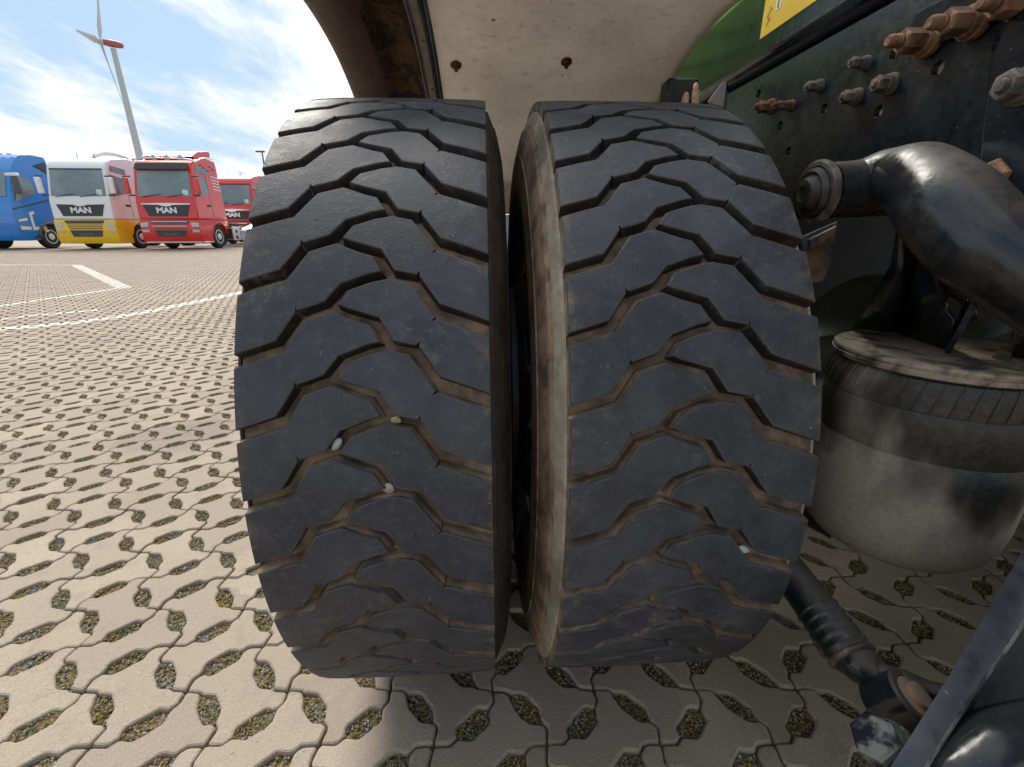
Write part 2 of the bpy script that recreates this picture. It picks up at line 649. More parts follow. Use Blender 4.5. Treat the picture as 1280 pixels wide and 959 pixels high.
def box(bm, c, s, mi=0, rot=None):
    m = Matrix.Translation(Vector(c))
    if rot is not None:
        m = m @ rot.to_4x4()
    m = m @ Matrix.Diagonal((*s, 1))
    r = bmesh.ops.create_cube(bm, size=1, matrix=m)
    fs = {f for v in r['verts'] for f in v.link_faces}
    for f in fs:
        f.material_index = mi


def frame(axis):
    a = Vector(axis).normalized()
    u = a.cross(Vector((0, 0, 1)))
    if u.length < 1e-3:
        u = a.cross(Vector((1, 0, 0)))
    u.normalize()
    return a, u, a.cross(u)


def cyl(bm, p0, p1, r0, r1=None, n=16, mi=0, caps=True):
    p0, p1 = Vector(p0), Vector(p1)
    r1 = r0 if r1 is None else r1
    lathe(bm, p0, p1 - p0, [(0, r0), ((p1 - p0).length, r1)], n, mi, caps)


def lathe(bm, o, axis, prof, n=32, mi=0, caps=True, a0=0, phase=0.0):
    """prof: (distance along the axis, radius)"""
    o = Vector(o)
    a, u, v = frame(axis)
    rings = []
    for d, r in prof:
        rings.append([bm.verts.new(o + a * d + (u * math.cos(2 * PI * i / n + phase) + v * math.sin(2 * PI * i / n + phase)) * max(r, 1e-5)) for i in range(n)])
    for k in range(len(rings) - 1):
        for i in range(n):
            j = (i + 1) % n
            f = bm.faces.new((rings[k][i], rings[k][j], rings[k + 1][j], rings[k + 1][i]))
            f.material_index = mi
    if caps:
        for q in (0, -1):
            if prof[q][1] > 1e-4:
                f = bm.faces.new(rings[q])
                f.material_index = mi
    return rings


def sweep(bm, pts, rad, n=20, mi=0, sub=6, caps=True, flat=1.0):
    """tube through pts with Catmull-Rom smoothing; rad one per point"""
    P = [Vector(p) for p in pts]
    Q, RR = [], []
    for i in range(len(P) - 1):
        p0, p1, p2, p3 = P[max(i - 1, 0)], P[i], P[i + 1], P[min(i + 2, len(P) - 1)]
        for k in range(sub):
            t = k / sub
            Q.append(.5 * ((2 * p1) + (p2 - p0) * t + (2 * p0 - 5 * p1 + 4 * p2 - p3) * t * t + (3 * p1 - p0 - 3 * p2 + p3) * t ** 3))
            tt = t * t * (3 - 2 * t)
            RR.append(rad[i] * (1 - tt) + rad[i + 1] * tt)
    Q.append(P[-1])
    RR.append(rad[-1])
    u = None
    rings = []
    for i, q in enumerate(Q):
        d = (Q[min(i + 1, len(Q) - 1)] - Q[max(i - 1, 0)]).normalized()
        if u is None:
            _, u, _ = frame(d)
        u = (u - d * u.dot(d)).normalized()
        v = d.cross(u)
        rings.append([bm.verts.new(q + (u * math.cos(2 * PI * k / n) + v * math.sin(2 * PI * k / n) * flat) * RR[i]) for k in range(n)])
    for a, b in zip(rings, rings[1:]):
        for i in range(n):
            f = bm.faces.new((a[i], a[(i + 1) % n], b[(i + 1) % n], b[i]))
            f.material_index = mi
    if caps:
        bm.faces.new(rings[0]).material_index = mi
        bm.faces.new(rings[-1]).material_index = mi
    return rings


def prism(bm, pts, off, mi=0):
    """polygon pts (3-D) extruded by vector off"""
    off = Vector(off)
    a = [bm.verts.new(Vector(p)) for p in pts]
    b = [bm.verts.new(Vector(p) + off) for p in pts]
    n = len(a)
    fs = [bm.faces.new(a), bm.faces.new(b[::-1])]
    for i in range(n):
        fs.append(bm.faces.new((a[i], a[(i + 1) % n], b[(i + 1) % n], b[i])))
    for f in fs:
        f.material_index = mi


def copy_tree(o, parent=None):
    c = o.copy()
    COL.objects.link(c)
    c.parent = parent
    for ch in list(o.children):
        copy_tree(ch, c)
    return c


def text_mesh(txt, size, depth_):
    cu = bpy.data.curves.new('letters', 'FONT')
    cu.body = txt
    cu.size = size
    cu.extrude = depth_
    cu.offset = size * .045
    cu.align_x = 'CENTER'
    cu.align_y = 'CENTER'
    o = bpy.data.objects.new('letters_tmp', cu)
    COL.objects.link(o)
    dg = bpy.context.evaluated_depsgraph_get()
    me = bpy.data.meshes.new_from_object(o.evaluated_get(dg))
    bpy.data.objects.remove(o)
    me.materials.clear()
    return me


# ------------------------------------------------------------------ the yard of grass pavers
yard = None


def build_yard():
    global yard
    g0 = bpy.data.meshes.new('ground')
    s = 3000
    g0.from_pydata([(-s, -s, -.010), (s, -s, -.010), (s, s, -.010), (-s, s, -.010)], [], [(0, 1, 2, 3)])
    ground = link('ground', g0, None, ['ground'])
    ground['kind'] = 'structure'
    g1 = bpy.data.meshes.new('far_paving')
    g1.from_pydata([(-s, 24, -.004), (s, 24, -.004), (s, s, -.004), (-s, s, -.004)], [], [(0, 1, 2, 3)])
    fp = link('far_paving', g1, None, ['paver_far'])
    fp['kind'] = 'structure'
    ye = bpy.data.objects.new('paved_yard', None)
    COL.objects.link(ye)
    ye['kind'] = 'structure'
    yard = ye
    P = [(65, -35), (93, -37), (98, -42), (125, -43), (153, -71), (157, -96), (168, -104), (165, -134),
         (195, -134), (207, -121), (203, -105), (239, -70), (258, -73), (268, -58), (265, -35),
         (237, -33), (232, -28), (205, -27), (177, 1), (173, 26), (162, 34), (165, 66),
         (135, 64), (124, 51), (127, 35), (91, 0), (72, 3), (62, -12)]
    Q = [(165, -134), (195, -134), (206, -121), (232, -124), (262, -94), (258, -73), (268, -58), (265, -35),
         (293, -37), (298, -42), (311, -71), (338, -96), (357, -96), (368, -104), (365, -134),
         (335, -136), (324, -149), (298, -146), (268, -176), (272, -197), (262, -212), (265, -235),
         (236, -233), (232, -228), (219, -199), (192, -174), (173, -174), (162, -166)]
    cen = ((165, -34), (265, -134))
    polys = [[((x - c[0]) / 1000, (y - c[1]) / 1000) for x, y in pl] for pl, c in zip((P, Q), cen)]
    th = math.radians(-2.8)
    ct, st = math.cos(th), math.sin(th)
    rot = lambda x, y: (x * ct - y * st, x * st + y * ct)
    A0 = (-.8667, -.2171)

    def inset(poly, d):
        n = len(poly)
        out = []
        for i in range(n):
            p, q, r = poly[i - 1], poly[i], poly[(i + 1) % n]
            e1 = Vector((q[0] - p[0], q[1] - p[1])).normalized()
            e2 = Vector((r[0] - q[0], r[1] - q[1])).normalized()
            n1, n2 = Vector((-e1.y, e1.x)), Vector((-e2.y, e2.x))
            b = (n1 + n2)
            b.normalize()
            k = min(1 / max(b.dot(n1), .5), 1.6)
            out.append((q[0] + b.x * d * k, q[1] + b.y * d * k))
        return out
    for k, p_ in enumerate(polys):
        if sum(p_[i - 1][0] * p_[i][1] - p_[i][0] * p_[i - 1][1] for i in range(len(p_))) < 0:
            polys[k] = p_[::-1]
    def rounded(pl, r=.0055):
        out = []
        for i in range(len(pl)):
            p, q, t_ = Vector(pl[i - 1]), Vector(pl[i]), Vector(pl[(i + 1) % len(pl)])
            a = q + (p - q).normalized() * min(r, (p - q).length * .42)
            b = q + (t_ - q).normalized() * min(r, (t_ - q).length * .42)
            out += [tuple(a), tuple((a + b) * .25 + q * .5), tuple(b)]
        return out
    PN = [(rounded(inset(p_, .0012)), rounded(inset(p_, .0027)), rounded(inset(p_, .0054))) for p_ in polys]
    PL = [(inset(p_, .0015), inset(p_, .0026), inset(p_, .0048)) for p_ in polys]

    def paver_mesh(fam, wob=0):
        P0, Pm, P1 = PN[fam]
        n = len(P0)
        bm = bmesh.new()
        rn = random.Random(wob)
        J = [(rn.gauss(0, .0003), rn.gauss(0, .0003)) for _ in range(n)]
        lv = [(P0, -.05), (P0, -.0055), (Pm, -.0018), (P1, 0)]
        rings = []
        # edges divided and slightly ragged, a few small chips
        div = [max(1, int(math.dist(P0[i], P0[(i + 1) % n]) / .010)) for i in range(n)]
        jit = {(i, k): (rn.gauss(0, .00055) + (.0022 if rn.random() < .045 else 0)) for i in range(n) for k in range(div[i])}
        for lvi, (poly, z) in enumerate(lv):
            ring = []
            for i in range(n):
                a, b = Vector(poly[i]), Vector(poly[(i + 1) % n])
                a = a + Vector(J[i])
                b = b + Vector(J[(i + 1) % n])
                e = (b - a).normalized()
                nn = Vector((-e.y, e.x))
                for k in range(div[i]):
                    q = a.lerp(b, k / div[i]) + (nn * jit[(i, k)] * (0 if lvi < 1 else 1) if k else Vector((0, 0)))
                    ring.append(bm.verts.new((*rot(q.x, q.y), z)))
            rings.append(ring)
        n = len(rings[0])
        for a, b in zip(rings, rings[1:]):
            for i in range(n):
                bm.faces.new((a[i], a[(i + 1) % n], b[(i + 1) % n], b[i]))
        bm.faces.new(rings[-1])
        me = bpy.data.meshes.new('paver')
        bm.to_mesh(me)
        bm.free()
        shade(me, 22)
        me.materials.append(M['paver'])
        return me
    meshes = [[paver_mesh(f_, k + 9 * f_) for k in range(5)] for f_ in (0, 1)]
    cells = []
    for i in range(-140, 60):
        for j in range(-12, 125):
            for fl in (0, 1):
                lx, ly = cen[fl][0] / 1000 + .2 * i, cen[fl][1] / 1000 + .2 * j
                x, y = rot(lx, ly)
                x += A0[0]
                y += A0[1]
                if y > 24 or x < -26 or x > 5 or (x > 3 and y > 3):
                    continue
                p = Vector((x, y, 0))
                d = depth(p)
                if d < .15:
                    if y > -2.2 and abs(x) < 2.5:
                        cells.append((99, 0, x, y, fl))
                    continue
                u, v = pix(p)
                vis = -90 < u < 1370 and v < 1060
                if not vis and not (-500 < u < 1800 and v < 1500 and y < 6):
                    if not (-200 < u < 1400):
                        continue
                # hidden from this lens by the dual tyres and the chassis: still built, but not first in line
                hid = (u > 300 and v < 800) and not (u > 960 and v > 690)
                cells.append((d if vis and not hid else 50 + d, 1 if vis else 0, x, y, fl))
    cells.sort()
    rv = random.Random(3)
    for k, (d, vis, x, y, fl) in enumerate(cells[:300]):
        o = bpy.data.objects.new('paver', meshes[fl][rv.randrange(5)])
        COL.objects.link(o)
        o.parent = ye
        o.location = (x, y, rv.gauss(0, .0012))
        o.rotation_euler = (rv.gauss(0, .004), rv.gauss(0, .004), rv.gauss(0, .004))
    V, Fc = [], []
    for (d, vis, x, y, fl) in cells[300:]:
        s_ = 1
        P0, Pm, P1 = PL[fl]
        n = len(P0)
        dz = rv.gauss(0, .0010)
        b = len(V)
        if math.hypot(x - CAM.x, y - CAM.y) < 6:
            for poly, z in ((P0, -.03), (P0, -.0035), (P1, 0)):
                for (a, c) in poly:
                    q = rot(a, c)
                    V.append((x + s_ * q[0], y + s_ * q[1], z + dz))
            for L in (0, 1):
                for i in range(n):
                    i2 = (i + 1) % n
                    Fc.append((b + L * n + i, b + L * n + i2, b + L * n + n + i2, b + L * n + n + i))
            Fc.append(tuple(range(b + 2 * n, b + 3 * n)))
        else:
            for (a, c) in P0:
                q = rot(a, c)
                V.append((x + s_ * q[0], y + s_ * q[1], dz * .6))
            Fc.append(tuple(range(b, b + n)))
    me = bpy.data.meshes.new('pavers_further_out')
    me.from_pydata(V, [], Fc)
    o = link('pavers_further_out', me, ye, ['paver_far'])
    o['kind'] = 'stuff'

    # gravel and moss filling the holes near the camera
    hexa = [(20, 1), (-8, 28), (-32, 28), (-24, 0), (5, -27), (28, -27)]
    slot = [(72, 3), (91, 0), (127, 35), (124, 51), (98, 54), (68, 24)]
    hexb = [(130 - a, -70 - b) for a, b in hexa]
    slot2 = [(130 - a, -70 - b) for a, b in slot]

    def inside(p, poly):
        c = False
        for i in range(len(poly)):
            (x1, y1), (x2, y2) = poly[i - 1], poly[i]
            if (y1 > p[1]) != (y2 > p[1]) and p[0] < (x2 - x1) * (p[1] - y1) / (y2 - y1) + x1:
                c = not c
        return c
    octv = [Vector(q) for q in ((1, 0, 0), (-1, 0, 0), (0, 1, 0), (0, -1, 0), (0, 0, 1), (0, 0, -1))]
    octf = [(0, 2, 4), (2, 1, 4), (1, 3, 4), (3, 0, 4), (2, 0, 5), (1, 2, 5), (3, 1, 5), (0, 3, 5)]
    V, Fc, Mi = [], [], []
    Vm, Fm, Mm = [], [], []
    rr = random.Random(11)
    for i in range(-24, 24):
        for j in range(-3, 22):
            ox, oy = .2 * i, .2 * j
            x, y = rot(ox, oy)
            wx, wy = x + A0[0], y + A0[1]
            p = Vector((wx, wy, 0))
            if depth(p) < .3:
                continue
            u, v = pix(p)
            dist = depth(p)
            if not (-150 < u < 1400 and v < 1100) or dist > 3.2:
                continue
            if 330 < u < 960 and v < 760:
                continue
            for poly in (hexa, hexb, slot, slot2):
                q0 = (min(a for a, b in poly), max(a for a, b in poly), min(b for a, b in poly), max(b for a, b in poly))
                mossy = rr.random()
                dens = 95 if dist < 1.5 else 55 if dist < 2.2 else 26
                k = 0
                tries = 0
                while k < dens and tries < dens * 4:
                    tries += 1
                    a, b = rr.uniform(q0[0], q0[1]), rr.uniform(q0[2], q0[3])
                    if not inside((a, b), poly):
                        continue
                    k += 1
                    lx, ly = rot(ox + a / 1000, oy + b / 1000)
                    sc = rr.uniform(.0012, .0036) * (1 if dist < 1.5 else 1.35)
                    mo = rr.random() < (.12 + .42 * mossy)
                    zz = -.0095 + rr.uniform(.0, .005) + (.002 if mo else 0)
                    R3 = Matrix.Rotation(rr.uniform(0, 6.28), 3, 'Z') @ Matrix.Rotation(rr.uniform(0, 3), 3, 'X')
                    sv = Vector((sc * rr.uniform(.7, 1.5), sc * rr.uniform(.6, 1.2), sc * rr.uniform(.6, 1.1)))
                    tv, tf, tm = (Vm, Fm, Mm) if mo else (V, Fc, Mi)
                    bs = len(tv)
                    for q in octv:
                        w = R3 @ Vector((q.x * sv.x, q.y * sv.y, q.z * sv.z))
                        tv.append((A0[0] + lx + w.x, A0[1] + ly + w.y, zz + w.z))
                    tf.extend([(bs + e, bs + f, bs + g) for e, f, g in octf])
                    tm.extend([int(rr.random() < .4)] * 8)
    for nm, v_, f_, m_, mats in (('gravel', V, Fc, Mi, ['chip', 'chipb']), ('moss', Vm, Fm, Mm, ['moss', 'mossb'])):
        me = bpy.data.meshes.new(nm)
        me.from_pydata(v_, [], f_)
        o = link(nm, me, ye, mats)
        me.polygons.foreach_set('material_index', m_)
        o['kind'] = 'stuff'


build_yard()

# ------------------------------------------------------------------ the truck whose wheels fill the picture
truck = thing('truck', 'green bodied truck seen from underneath behind its dual rear wheels, black chassis', 'truck')
RT, N_P = .530, 44
PM = 2 * PI * RT / N_P
GA = [(-1, .03), (44, .217), (64, .635), (90, .765), (106, 1.035), (131, 1.165), (151, 1.223)]
GB = [(93, 1.77), (114.6, 1.642), (136.7, 1.55), (151, 1.223), (175.5, 1.15), (199.5, .685), (253, .42)]


def tread_meshes():
    hwA = [.0064, .0060, .0058, .0054, .0048, .0048]
    hwB = [.0042, .0050, .0058, .0052, .0060, .0080]
    W_ = .252

    def seg(pts, dv, hw, rev=False):
        q = [(a / 1000, (b + dv) * PM) for a, b in pts]
        return (q[::-1], hw[::-1]) if rev else (q, hw)

    def join(parts, close):
        pts, hs = [], []
        for q, h in parts:
            for i in range(len(q) - 1):
                pts.append(q[i])
                hs.append(h[i])
        for q in close:
            pts.append(q)
            hs.append(0)
        return pts, hs
    xL, xR = 0.0, W_
    A = [(0, .03)] + GA[1:]
    B = GB[:-1] + [(252, .425)]
    # left block: A0 left->right, B0 (reverse, junction->start), A1 back to the left edge
    p1 = seg(A, 0, hwA)
    p2 = seg(B[:4], 0, hwB[:3], True)
    A1 = A[:3] + [(93, 1.77 - 1)]
    p3 = seg(A1, 1, hwA[:3], True)
    L_ = join([p1, p2, p3], [(0, (.03 + 1) * PM)])
    # right block: B-1 left->right, edge, B0 right->junction, A0 junction->B start
    q1 = seg(B, -1, hwB)
    q2 = seg(B[3:], 0, hwB[3:], True)
    A2 = [(93, .77)] + A[4:]
    q3 = seg(A2, 0, hwA[3:], True)
    R_ = join([q1], [(W_, (.425 - 1) * PM)])
    pts, hs = R_
    for q, h in (q2, q3):
        for i in range(len(q) - 1):
            pts.append(q[i])
            hs.append(h[i])
    out = []
    for side, (pts, hs) in (('L', L_), ('R', (pts, hs))):
        n = len(pts)

        def inset(extra, edge):
            res = []
            for i in range(n):
                p, q, r = Vector(pts[i - 1]), Vector(pts[i]), Vector(pts[(i + 1) % n])
                d1 = hs[i - 1] + extra if hs[i - 1] > 0 else edge
                d2 = hs[i] + extra if hs[i] > 0 else edge
                e1, e2 = (q - p).normalized(), (r - q).normalized()
                n1, n2 = Vector((-e1.y, e1.x)), Vector((-e2.y, e2.x))
                a, b = q + n1 * d1, q + n2 * d2
                den = e1.x * e2.y - e1.y * e2.x
                if abs(den) < .05:
                    res.append((a + b) / 2)
                else:
                    w = b - a
                    t = (w.x * e2.y - w.y * e2.x) / den
                    res.append(a + e1 * t)
            return res
        lv = [(inset(-.0018, .0), -.0190), (inset(0, .0), -.0013), (inset(.0005, .0006), -.0004), (inset(.0013, .0016), 0)]
        # little stress-relief notches at the knees
        notch = {}
        for i, q in enumerate(pts):
            k = (round(q[0] * 1000, 1), round(q[1] / PM, 3))
            if side == 'L' and k == (64.0, .635):
                notch[i] = Vector((-.0008, .0042))
            if side == 'R' and k == (175.5, .150):
                notch[i] = Vector((.0012, .0040))
            if side == 'R' and k == (199.5, .685):
                notch[i] = Vector((-.0042, -.0030))
        rings = []
        for ring, z in lv:
            rr = []
            for i, q in enumerate(ring):
                if i in notch:
                    e1 = (Vector(ring[i]) - Vector(ring[i - 1])).normalized()
                    e2 = (Vector(ring[(i + 1) % n]) - Vector(ring[i])).normalized()
                    rr += [Vector(q) - e1 * .0018, Vector(q) + notch[i], Vector(q) + e2 * .0018]
                else:
                    rr.append(Vector(q))
            rings.append((rr, z))
        bm = bmesh.new()
        vr = [[bm.verts.new((q.x, q.y, z)) for q in ring] for ring, z in rings]
        m_ = len(vr[0])
        for li, (a, b) in enumerate(zip(vr, vr[1:])):
            for i in range(m_):
                bm.faces.new((a[i], a[(i + 1) % m_], b[(i + 1) % m_], b[i])).material_index = 0 if li == 0 else 1
        bm.faces.new(vr[-1])
        bmesh.ops.triangulate(bm, faces=bm.faces)
        ys = [v.co.y for v in bm.verts]
        y = min(ys) + .008
        while y < max(ys):
            bmesh.ops.bisect_plane(bm, geom=bm.verts[:] + bm.edges[:] + bm.faces[:], plane_co=(0, y, 0), plane_no=(0, 1, 0))
            y += .009
        for x in (.012, .03, .06, .1, .15, .19, .22, .24):
            bmesh.ops.bisect_plane(bm, geom=bm.verts[:] + bm.edges[:] + bm.faces[:], plane_co=(x, 0, 0), plane_no=(1, 0, 0))
        bmesh.ops.recalc_face_normals(bm, faces=bm.faces)
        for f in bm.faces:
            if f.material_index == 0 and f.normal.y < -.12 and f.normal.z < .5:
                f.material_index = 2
        for v in bm.verts:
            u, w, h = v.co
            c = abs(u - .126) / .126
            r = RT + h - .0012 * c * c - .0012 * max(0, c - .72) ** 2 / .0784
            ph = w / RT
            v.co = (u - .126, -r * math.cos(ph), r * math.sin(ph))
        bmesh.ops.reverse_faces(bm, faces=bm.faces)
        bmesh.ops.recalc_face_normals(bm, faces=bm.faces)
        me = bpy.data.meshes.new('tread_block')
        bm.to_mesh(me)
        bm.free()
        me.materials.append(M['tread'])
        me.materials.append(M['edge'])
        me.materials.append(M['wall'])
        shade(me, 25)
        out.append(me)
    return out


def carcass_mesh():
    bm = bmesh.new()
    half = [(0, .5130), (.06, .5125), (.112, .5115), (.1258, .5112), (.1262, .5140), (.1295, .5125), (.1345, .500), (.1385, .491), (.1405, .4895), (.1445, .475), (.1478, .460),
            (.1484, .4505), (.1500, .4495), (.1512, .430), (.1520, .412), (.1515, .39), (.1500, .370), (.1475, .352), (.1458, .350), (.1430, .336), (.137, .322), (.130, .312), (.122, .303), (.108, .292)]
    prof = [(-w, r) for w, r in half[::-1]] + half[1:]
    lathe(bm, (0, 0, 0), (1, 0, 0), prof, 192, 0, False)
    for f in bm.faces:
        c = f.calc_center_median()
        f.material_index = 0 if abs(c.x) < .1259 else 1
    bmesh.ops.recalc_face_normals(bm, faces=bm.faces)
    me = bpy.data.meshes.new('tyre')
    bm.to_mesh(me)
    bm.free()
    shade(me, 35)
    me.materials.append(M['carcass'])
    me.materials.append(M['side'])
    return me


def rim_mesh(sgn):
    """sgn +1: disc towards +X side"""
    bm = bmesh.new()
    prof = [(-.118, .302), (-.126, .300), (-.128, .292), (-.120, .286), (-.100, .281), (-.06, .270), (-.02, .262), (.04, .262), (.09, .275), (.105, .281), (.122, .286), (.129, .292), (.126, .300), (.118, .302)]
    lathe(bm, (0, 0, 0), (1, 0, 0), prof, 96, 0, False)
    # disc with hand holes
    n = 160
    dp = [(.075, .271), (.105, .262), (.135, .246), (.152, .228), (.1665, .208), (.1665, .11), (.160, .09)]
    o, a = Vector((0, 0, 0)), Vector((sgn, 0, 0))
    rings = []
    for d, r in dp:
        rings.append([bm.verts.new((sgn * d, r * math.cos(2 * PI * i / n), r * math.sin(2 * PI * i / n))) for i in range(n)])
    for k in range(len(rings) - 1):
        for i in range(n):
            hole = (i % 20) < 8 and k in (1, 2, )
            if hole:
                continue
            j = (i + 1) % n
            bm.faces.new((rings[k][i], rings[k][j], rings[k + 1][j], rings[k + 1][i]))
    return bm


def build_wheels():
    tm = tread_meshes()
    cm = carcass_mesh()
    specs = [(-.126, 22.25 - .03 * 8.18, 'worn rear tyre with brown dusty grooves, outer one of the pair', 1),
             (.2175, 24.15 - .03 * 8.18, 'inner rear tyre with a pale dust band along its shoulder', -1)]
    for X, ph0, lab, sg in specs:
        t = link('tyre', cm, truck, [], (X, 0, RT))
        t['label'] = lab
        t.scale = (1.012 if sg > 0 else 1.072, 1, 1)
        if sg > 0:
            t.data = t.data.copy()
            t.data.materials[1] = M['side_shade']
        for me in tm:
            for k in range(N_P):
                o = bpy.data.objects.new('tread_block', me)
                COL.objects.link(o)
                o.parent = t
                a = math.radians(ph0 - 8.18) + 2 * PI * k / N_P
                o.rotation_euler = (-a, 0, 0)
        obj('wheel_rim', rim_mesh(sg), 'rim', truck, (X, 0, RT), smooth=35)
    # hubs and axle behind the duals
    bm = bmesh.new()
    lathe(bm, (-.20, 0, RT), (1, 0, 0), [(0, .06), (.01, .10), (.16, .11), (.2, .13)], 40)
    obj('wheel_hub', bm, 'black', truck, smooth=35)
    bm = bmesh.new()
    lathe(bm, (.02, 0, RT), (1, 0, 0), [(0, .11), (.02, .205), (.045, .205), (.05, .15), (.16, .17), (.165, .21), (.34, .215), (.345, .225), (.36, .225), (.362, .10)], 64)
    obj('brake_drum', bm, 'black', truck, smooth=35)
    bm = bmesh.new()
    lathe(bm, (.36, 0, RT), (1, 0, 0), [(0, .12), (.03, .085), (.25, .08), (.42, .10), (.50, .19), (.70, .22), (.9, .19), (.98, .10), (1.2, .08)], 32)
    obj('axle', bm, 'black', truck, smooth=40)
    for X in (1.713, 2.056):
        o = link('tyre', cm, truck, [], (X, 0, RT))
        bm = bmesh.new()
        lathe(bm, (X, 0, RT), (1, 0, 0), [(-.126, .1), (-.126, .525), (-.12, .529), (.12, .529), (.126, .525), (.126, .1)], 96)
        obj('tread_band', bm, 'tread', o).location = (-X, 0, -RT)
        obj('wheel_rim', rim_mesh(1 if X > 2 else -1), 'rim', truck, (X, 0, RT), smooth=35)
    bm = bmesh.new()
    lathe(bm, (.965, .05, .55), (0, 1, 0), [(-.22, .05), (-.20, .13), (-.12, .2), (.1, .2), (.24, .12), (.32, .07), (1.8, .06)], 32)
    obj('differential', bm, 'black', truck, smooth=40)
    bm = bmesh.new()
    box(bm, (1.375, 1.75, .70), (1.75, .9, .86))
    obj('tank', bm, 'tankdark', truck, bevel=.04)
    bm = bmesh.new()
    box(bm, (1.885, -.72, .62), (.66, .01, .72))
    obj('mudflap', bm, 'black', truck, label='dark mudflap on the far side of the truck')


build_wheels()


def build_guard():
    cz = .53
    R0 = .72

    def arc(prof, name, mats, a0, a1, th=.004, n=48, mi=None, label=None):
        bm = bmesh.new()
        rows = []
        for k in range(n + 1):
            a = math.radians(a0 + (a1 - a0) * k / n)
            rows.append([bm.verts.new((x, r * math.cos(a), cz + r * math.sin(a))) for x, r in prof])
        for k in range(n):
            for i in range(len(prof) - 1):
                f = bm.faces.new((rows[k][i], rows[k][i + 1], rows[k + 1][i + 1], rows[k + 1][i]))
                if mi:
                    f.material_index = mi[i]
        o = obj(name, bm, mats, truck, smooth=50, label=label)
        md = o.modifiers.new('thickness', 'SOLIDIFY')
        md.thickness = th
        md.offset = 1 if False else 0
        return o
    prof = [(-.112, R0), (.0, R0 + .002), (.2, R0 + .002), (.33, R0 - .001), (.385, R0 - .008), (.418, R0 - .024), (.428, R0 - .036)]
    g = arc(prof, 'mudguard', ['guard'], 39, 104, th=.003, label='pale dusty inner mudguard shell over the dual tyres')
    # light metal joining strip along the shell's left edge: a shallow channel
    st = arc([(-.140, R0 - .010), (-.138, R0 - .002), (-.131, R0 - .002), (-.129, R0 - .011), (-.118, R0 - .011), (-.115, R0 - .001), (-.110, R0 - .001)], 'edge_strip', ['zinc_strip'], 39, 103, .0025, label='light metal strip joining the two mudguard shells')
    arc([(-.100, R0 - .0035), (-.106, R0 - .0045), (-.111, R0 - .004)], 'gap_line', ['gloss2'], 39, 103, .003)  # dark strip drawn for the gap line beside the metal strip
    # outer brown shell, dished, ending in a rolled lip
    op = [(-.142, R0 - .001), (-.160, R0 + .012), (-.190, R0 + .014), (-.212, R0 + .004), (-.228, R0 - .016), (-.262, R0 - .028), (-.290, R0 - .030), (-.306, R0 - .022), (-.314, R0 - .004)]
    arc(op, 'mudguard', ['outer', 'outer2'], 37, 104, .005, mi=[1, 1, 1, 1, 0, 0, 0, 0], label='brown outer mudguard shell, rusty in its recess')
    # bolts through the pale shell
    for (x, y) in ((570, 82), (708, 78)):
        d = ray(x, y)
        o = CAM - Vector((0, 0, cz))
        a, b, c = d.y ** 2 + d.z ** 2, 2 * (o.y * d.y + o.z * d.z), o.y ** 2 + o.z ** 2 - (R0 - .002) ** 2
        t = (-b + math.sqrt(b * b - 4 * a * c)) / 2 / a
        p = CAM + d * t
        nrm = Vector((0, -p.y, cz - p.z)).normalized()
        bm = bmesh.new()
        lathe(bm, p, nrm, [(-.002, .0125), (.0015, .0125), (.002, .009)], 20)
        lathe(bm, p, nrm, [(.002, .0078), (.007, .0078), (.0075, .006)], 6)
        lathe(bm, p, nrm, [(.0075, .0045), (.013, .0045), (.0135, .003)], 12)
        obj('bolt', bm, 'rust', truck, smooth=30)
    # rivets in the strip
    for ang in (99, 88, 76, 64, 52):
        a = math.radians(ang)
        p = Vector((-.1235, (R0 - .012) * math.cos(a), cz + (R0 - .012) * math.sin(a)))
        nrm = Vector((0, -math.cos(a), -math.sin(a)))
        bm = bmesh.new()
        lathe(bm, p, nrm, [(-.001, .004), (.001, .004), (.0022, .002)], 12)
        obj('rivet', bm, 'zinc', truck, smooth=40)
    # crossbar and pale flap hanging ahead of the wheels
    bm = bmesh.new()
    box(bm, (.06, .735, .965), (.74, .03, .125))
    obj('guard_bracket', bm, 'brown', truck, bevel=.006)
    bm = bmesh.new()
    n = 14
    for i in range(n):
        pass
    prism(bm, [(-.31, .742, .90), (.43, .742, .90), (.43, .742, .32), (.40, .742, .28), (-.28, .742, .28), (-.31, .742, .32)], (0, .008, 0))
    obj('mudflap', bm, 'flap', truck, bevel=.002, label='pale mudflap hanging ahead of the dual tyres')


M['zinc_strip'] = plain('light strip metal', (.36, .33, .28), .5, (.27, .24, .20), 30, metal=.0, bump=.2)
build_guard()


def plate_with_holes(outer, holes, X, th, n=20):
    """flat plate in a plane of constant X; outer/holes in (y, z)"""
    bm = bmesh.new()
    edges = []

    def loop(pts):
        vs = [bm.verts.new((X, y, z)) for y, z in pts]
        for i in range(len(vs)):
            edges.append(bm.edges.new((vs[i - 1], vs[i])))
    loop(outer)
    for (y, z, r) in holes:
        loop([(y + r * math.cos(2 * PI * k / n), z + r * math.sin(2 * PI * k / n)) for k in range(n)])
    res = bmesh.ops.triangle_fill(bm, use_beauty=True, use_dissolve=False, edges=edges)
    fs = [f for f in res['geom'] if isinstance(f, bmesh.types.BMFace)]
    ex = bmesh.ops.extrude_face_region(bm, geom=fs)
    vs = [v for v in ex['geom'] if isinstance(v, bmesh.types.BMVert)]
    bmesh.ops.translate(bm, verts=vs, vec=(th, 0, 0))
    return bm


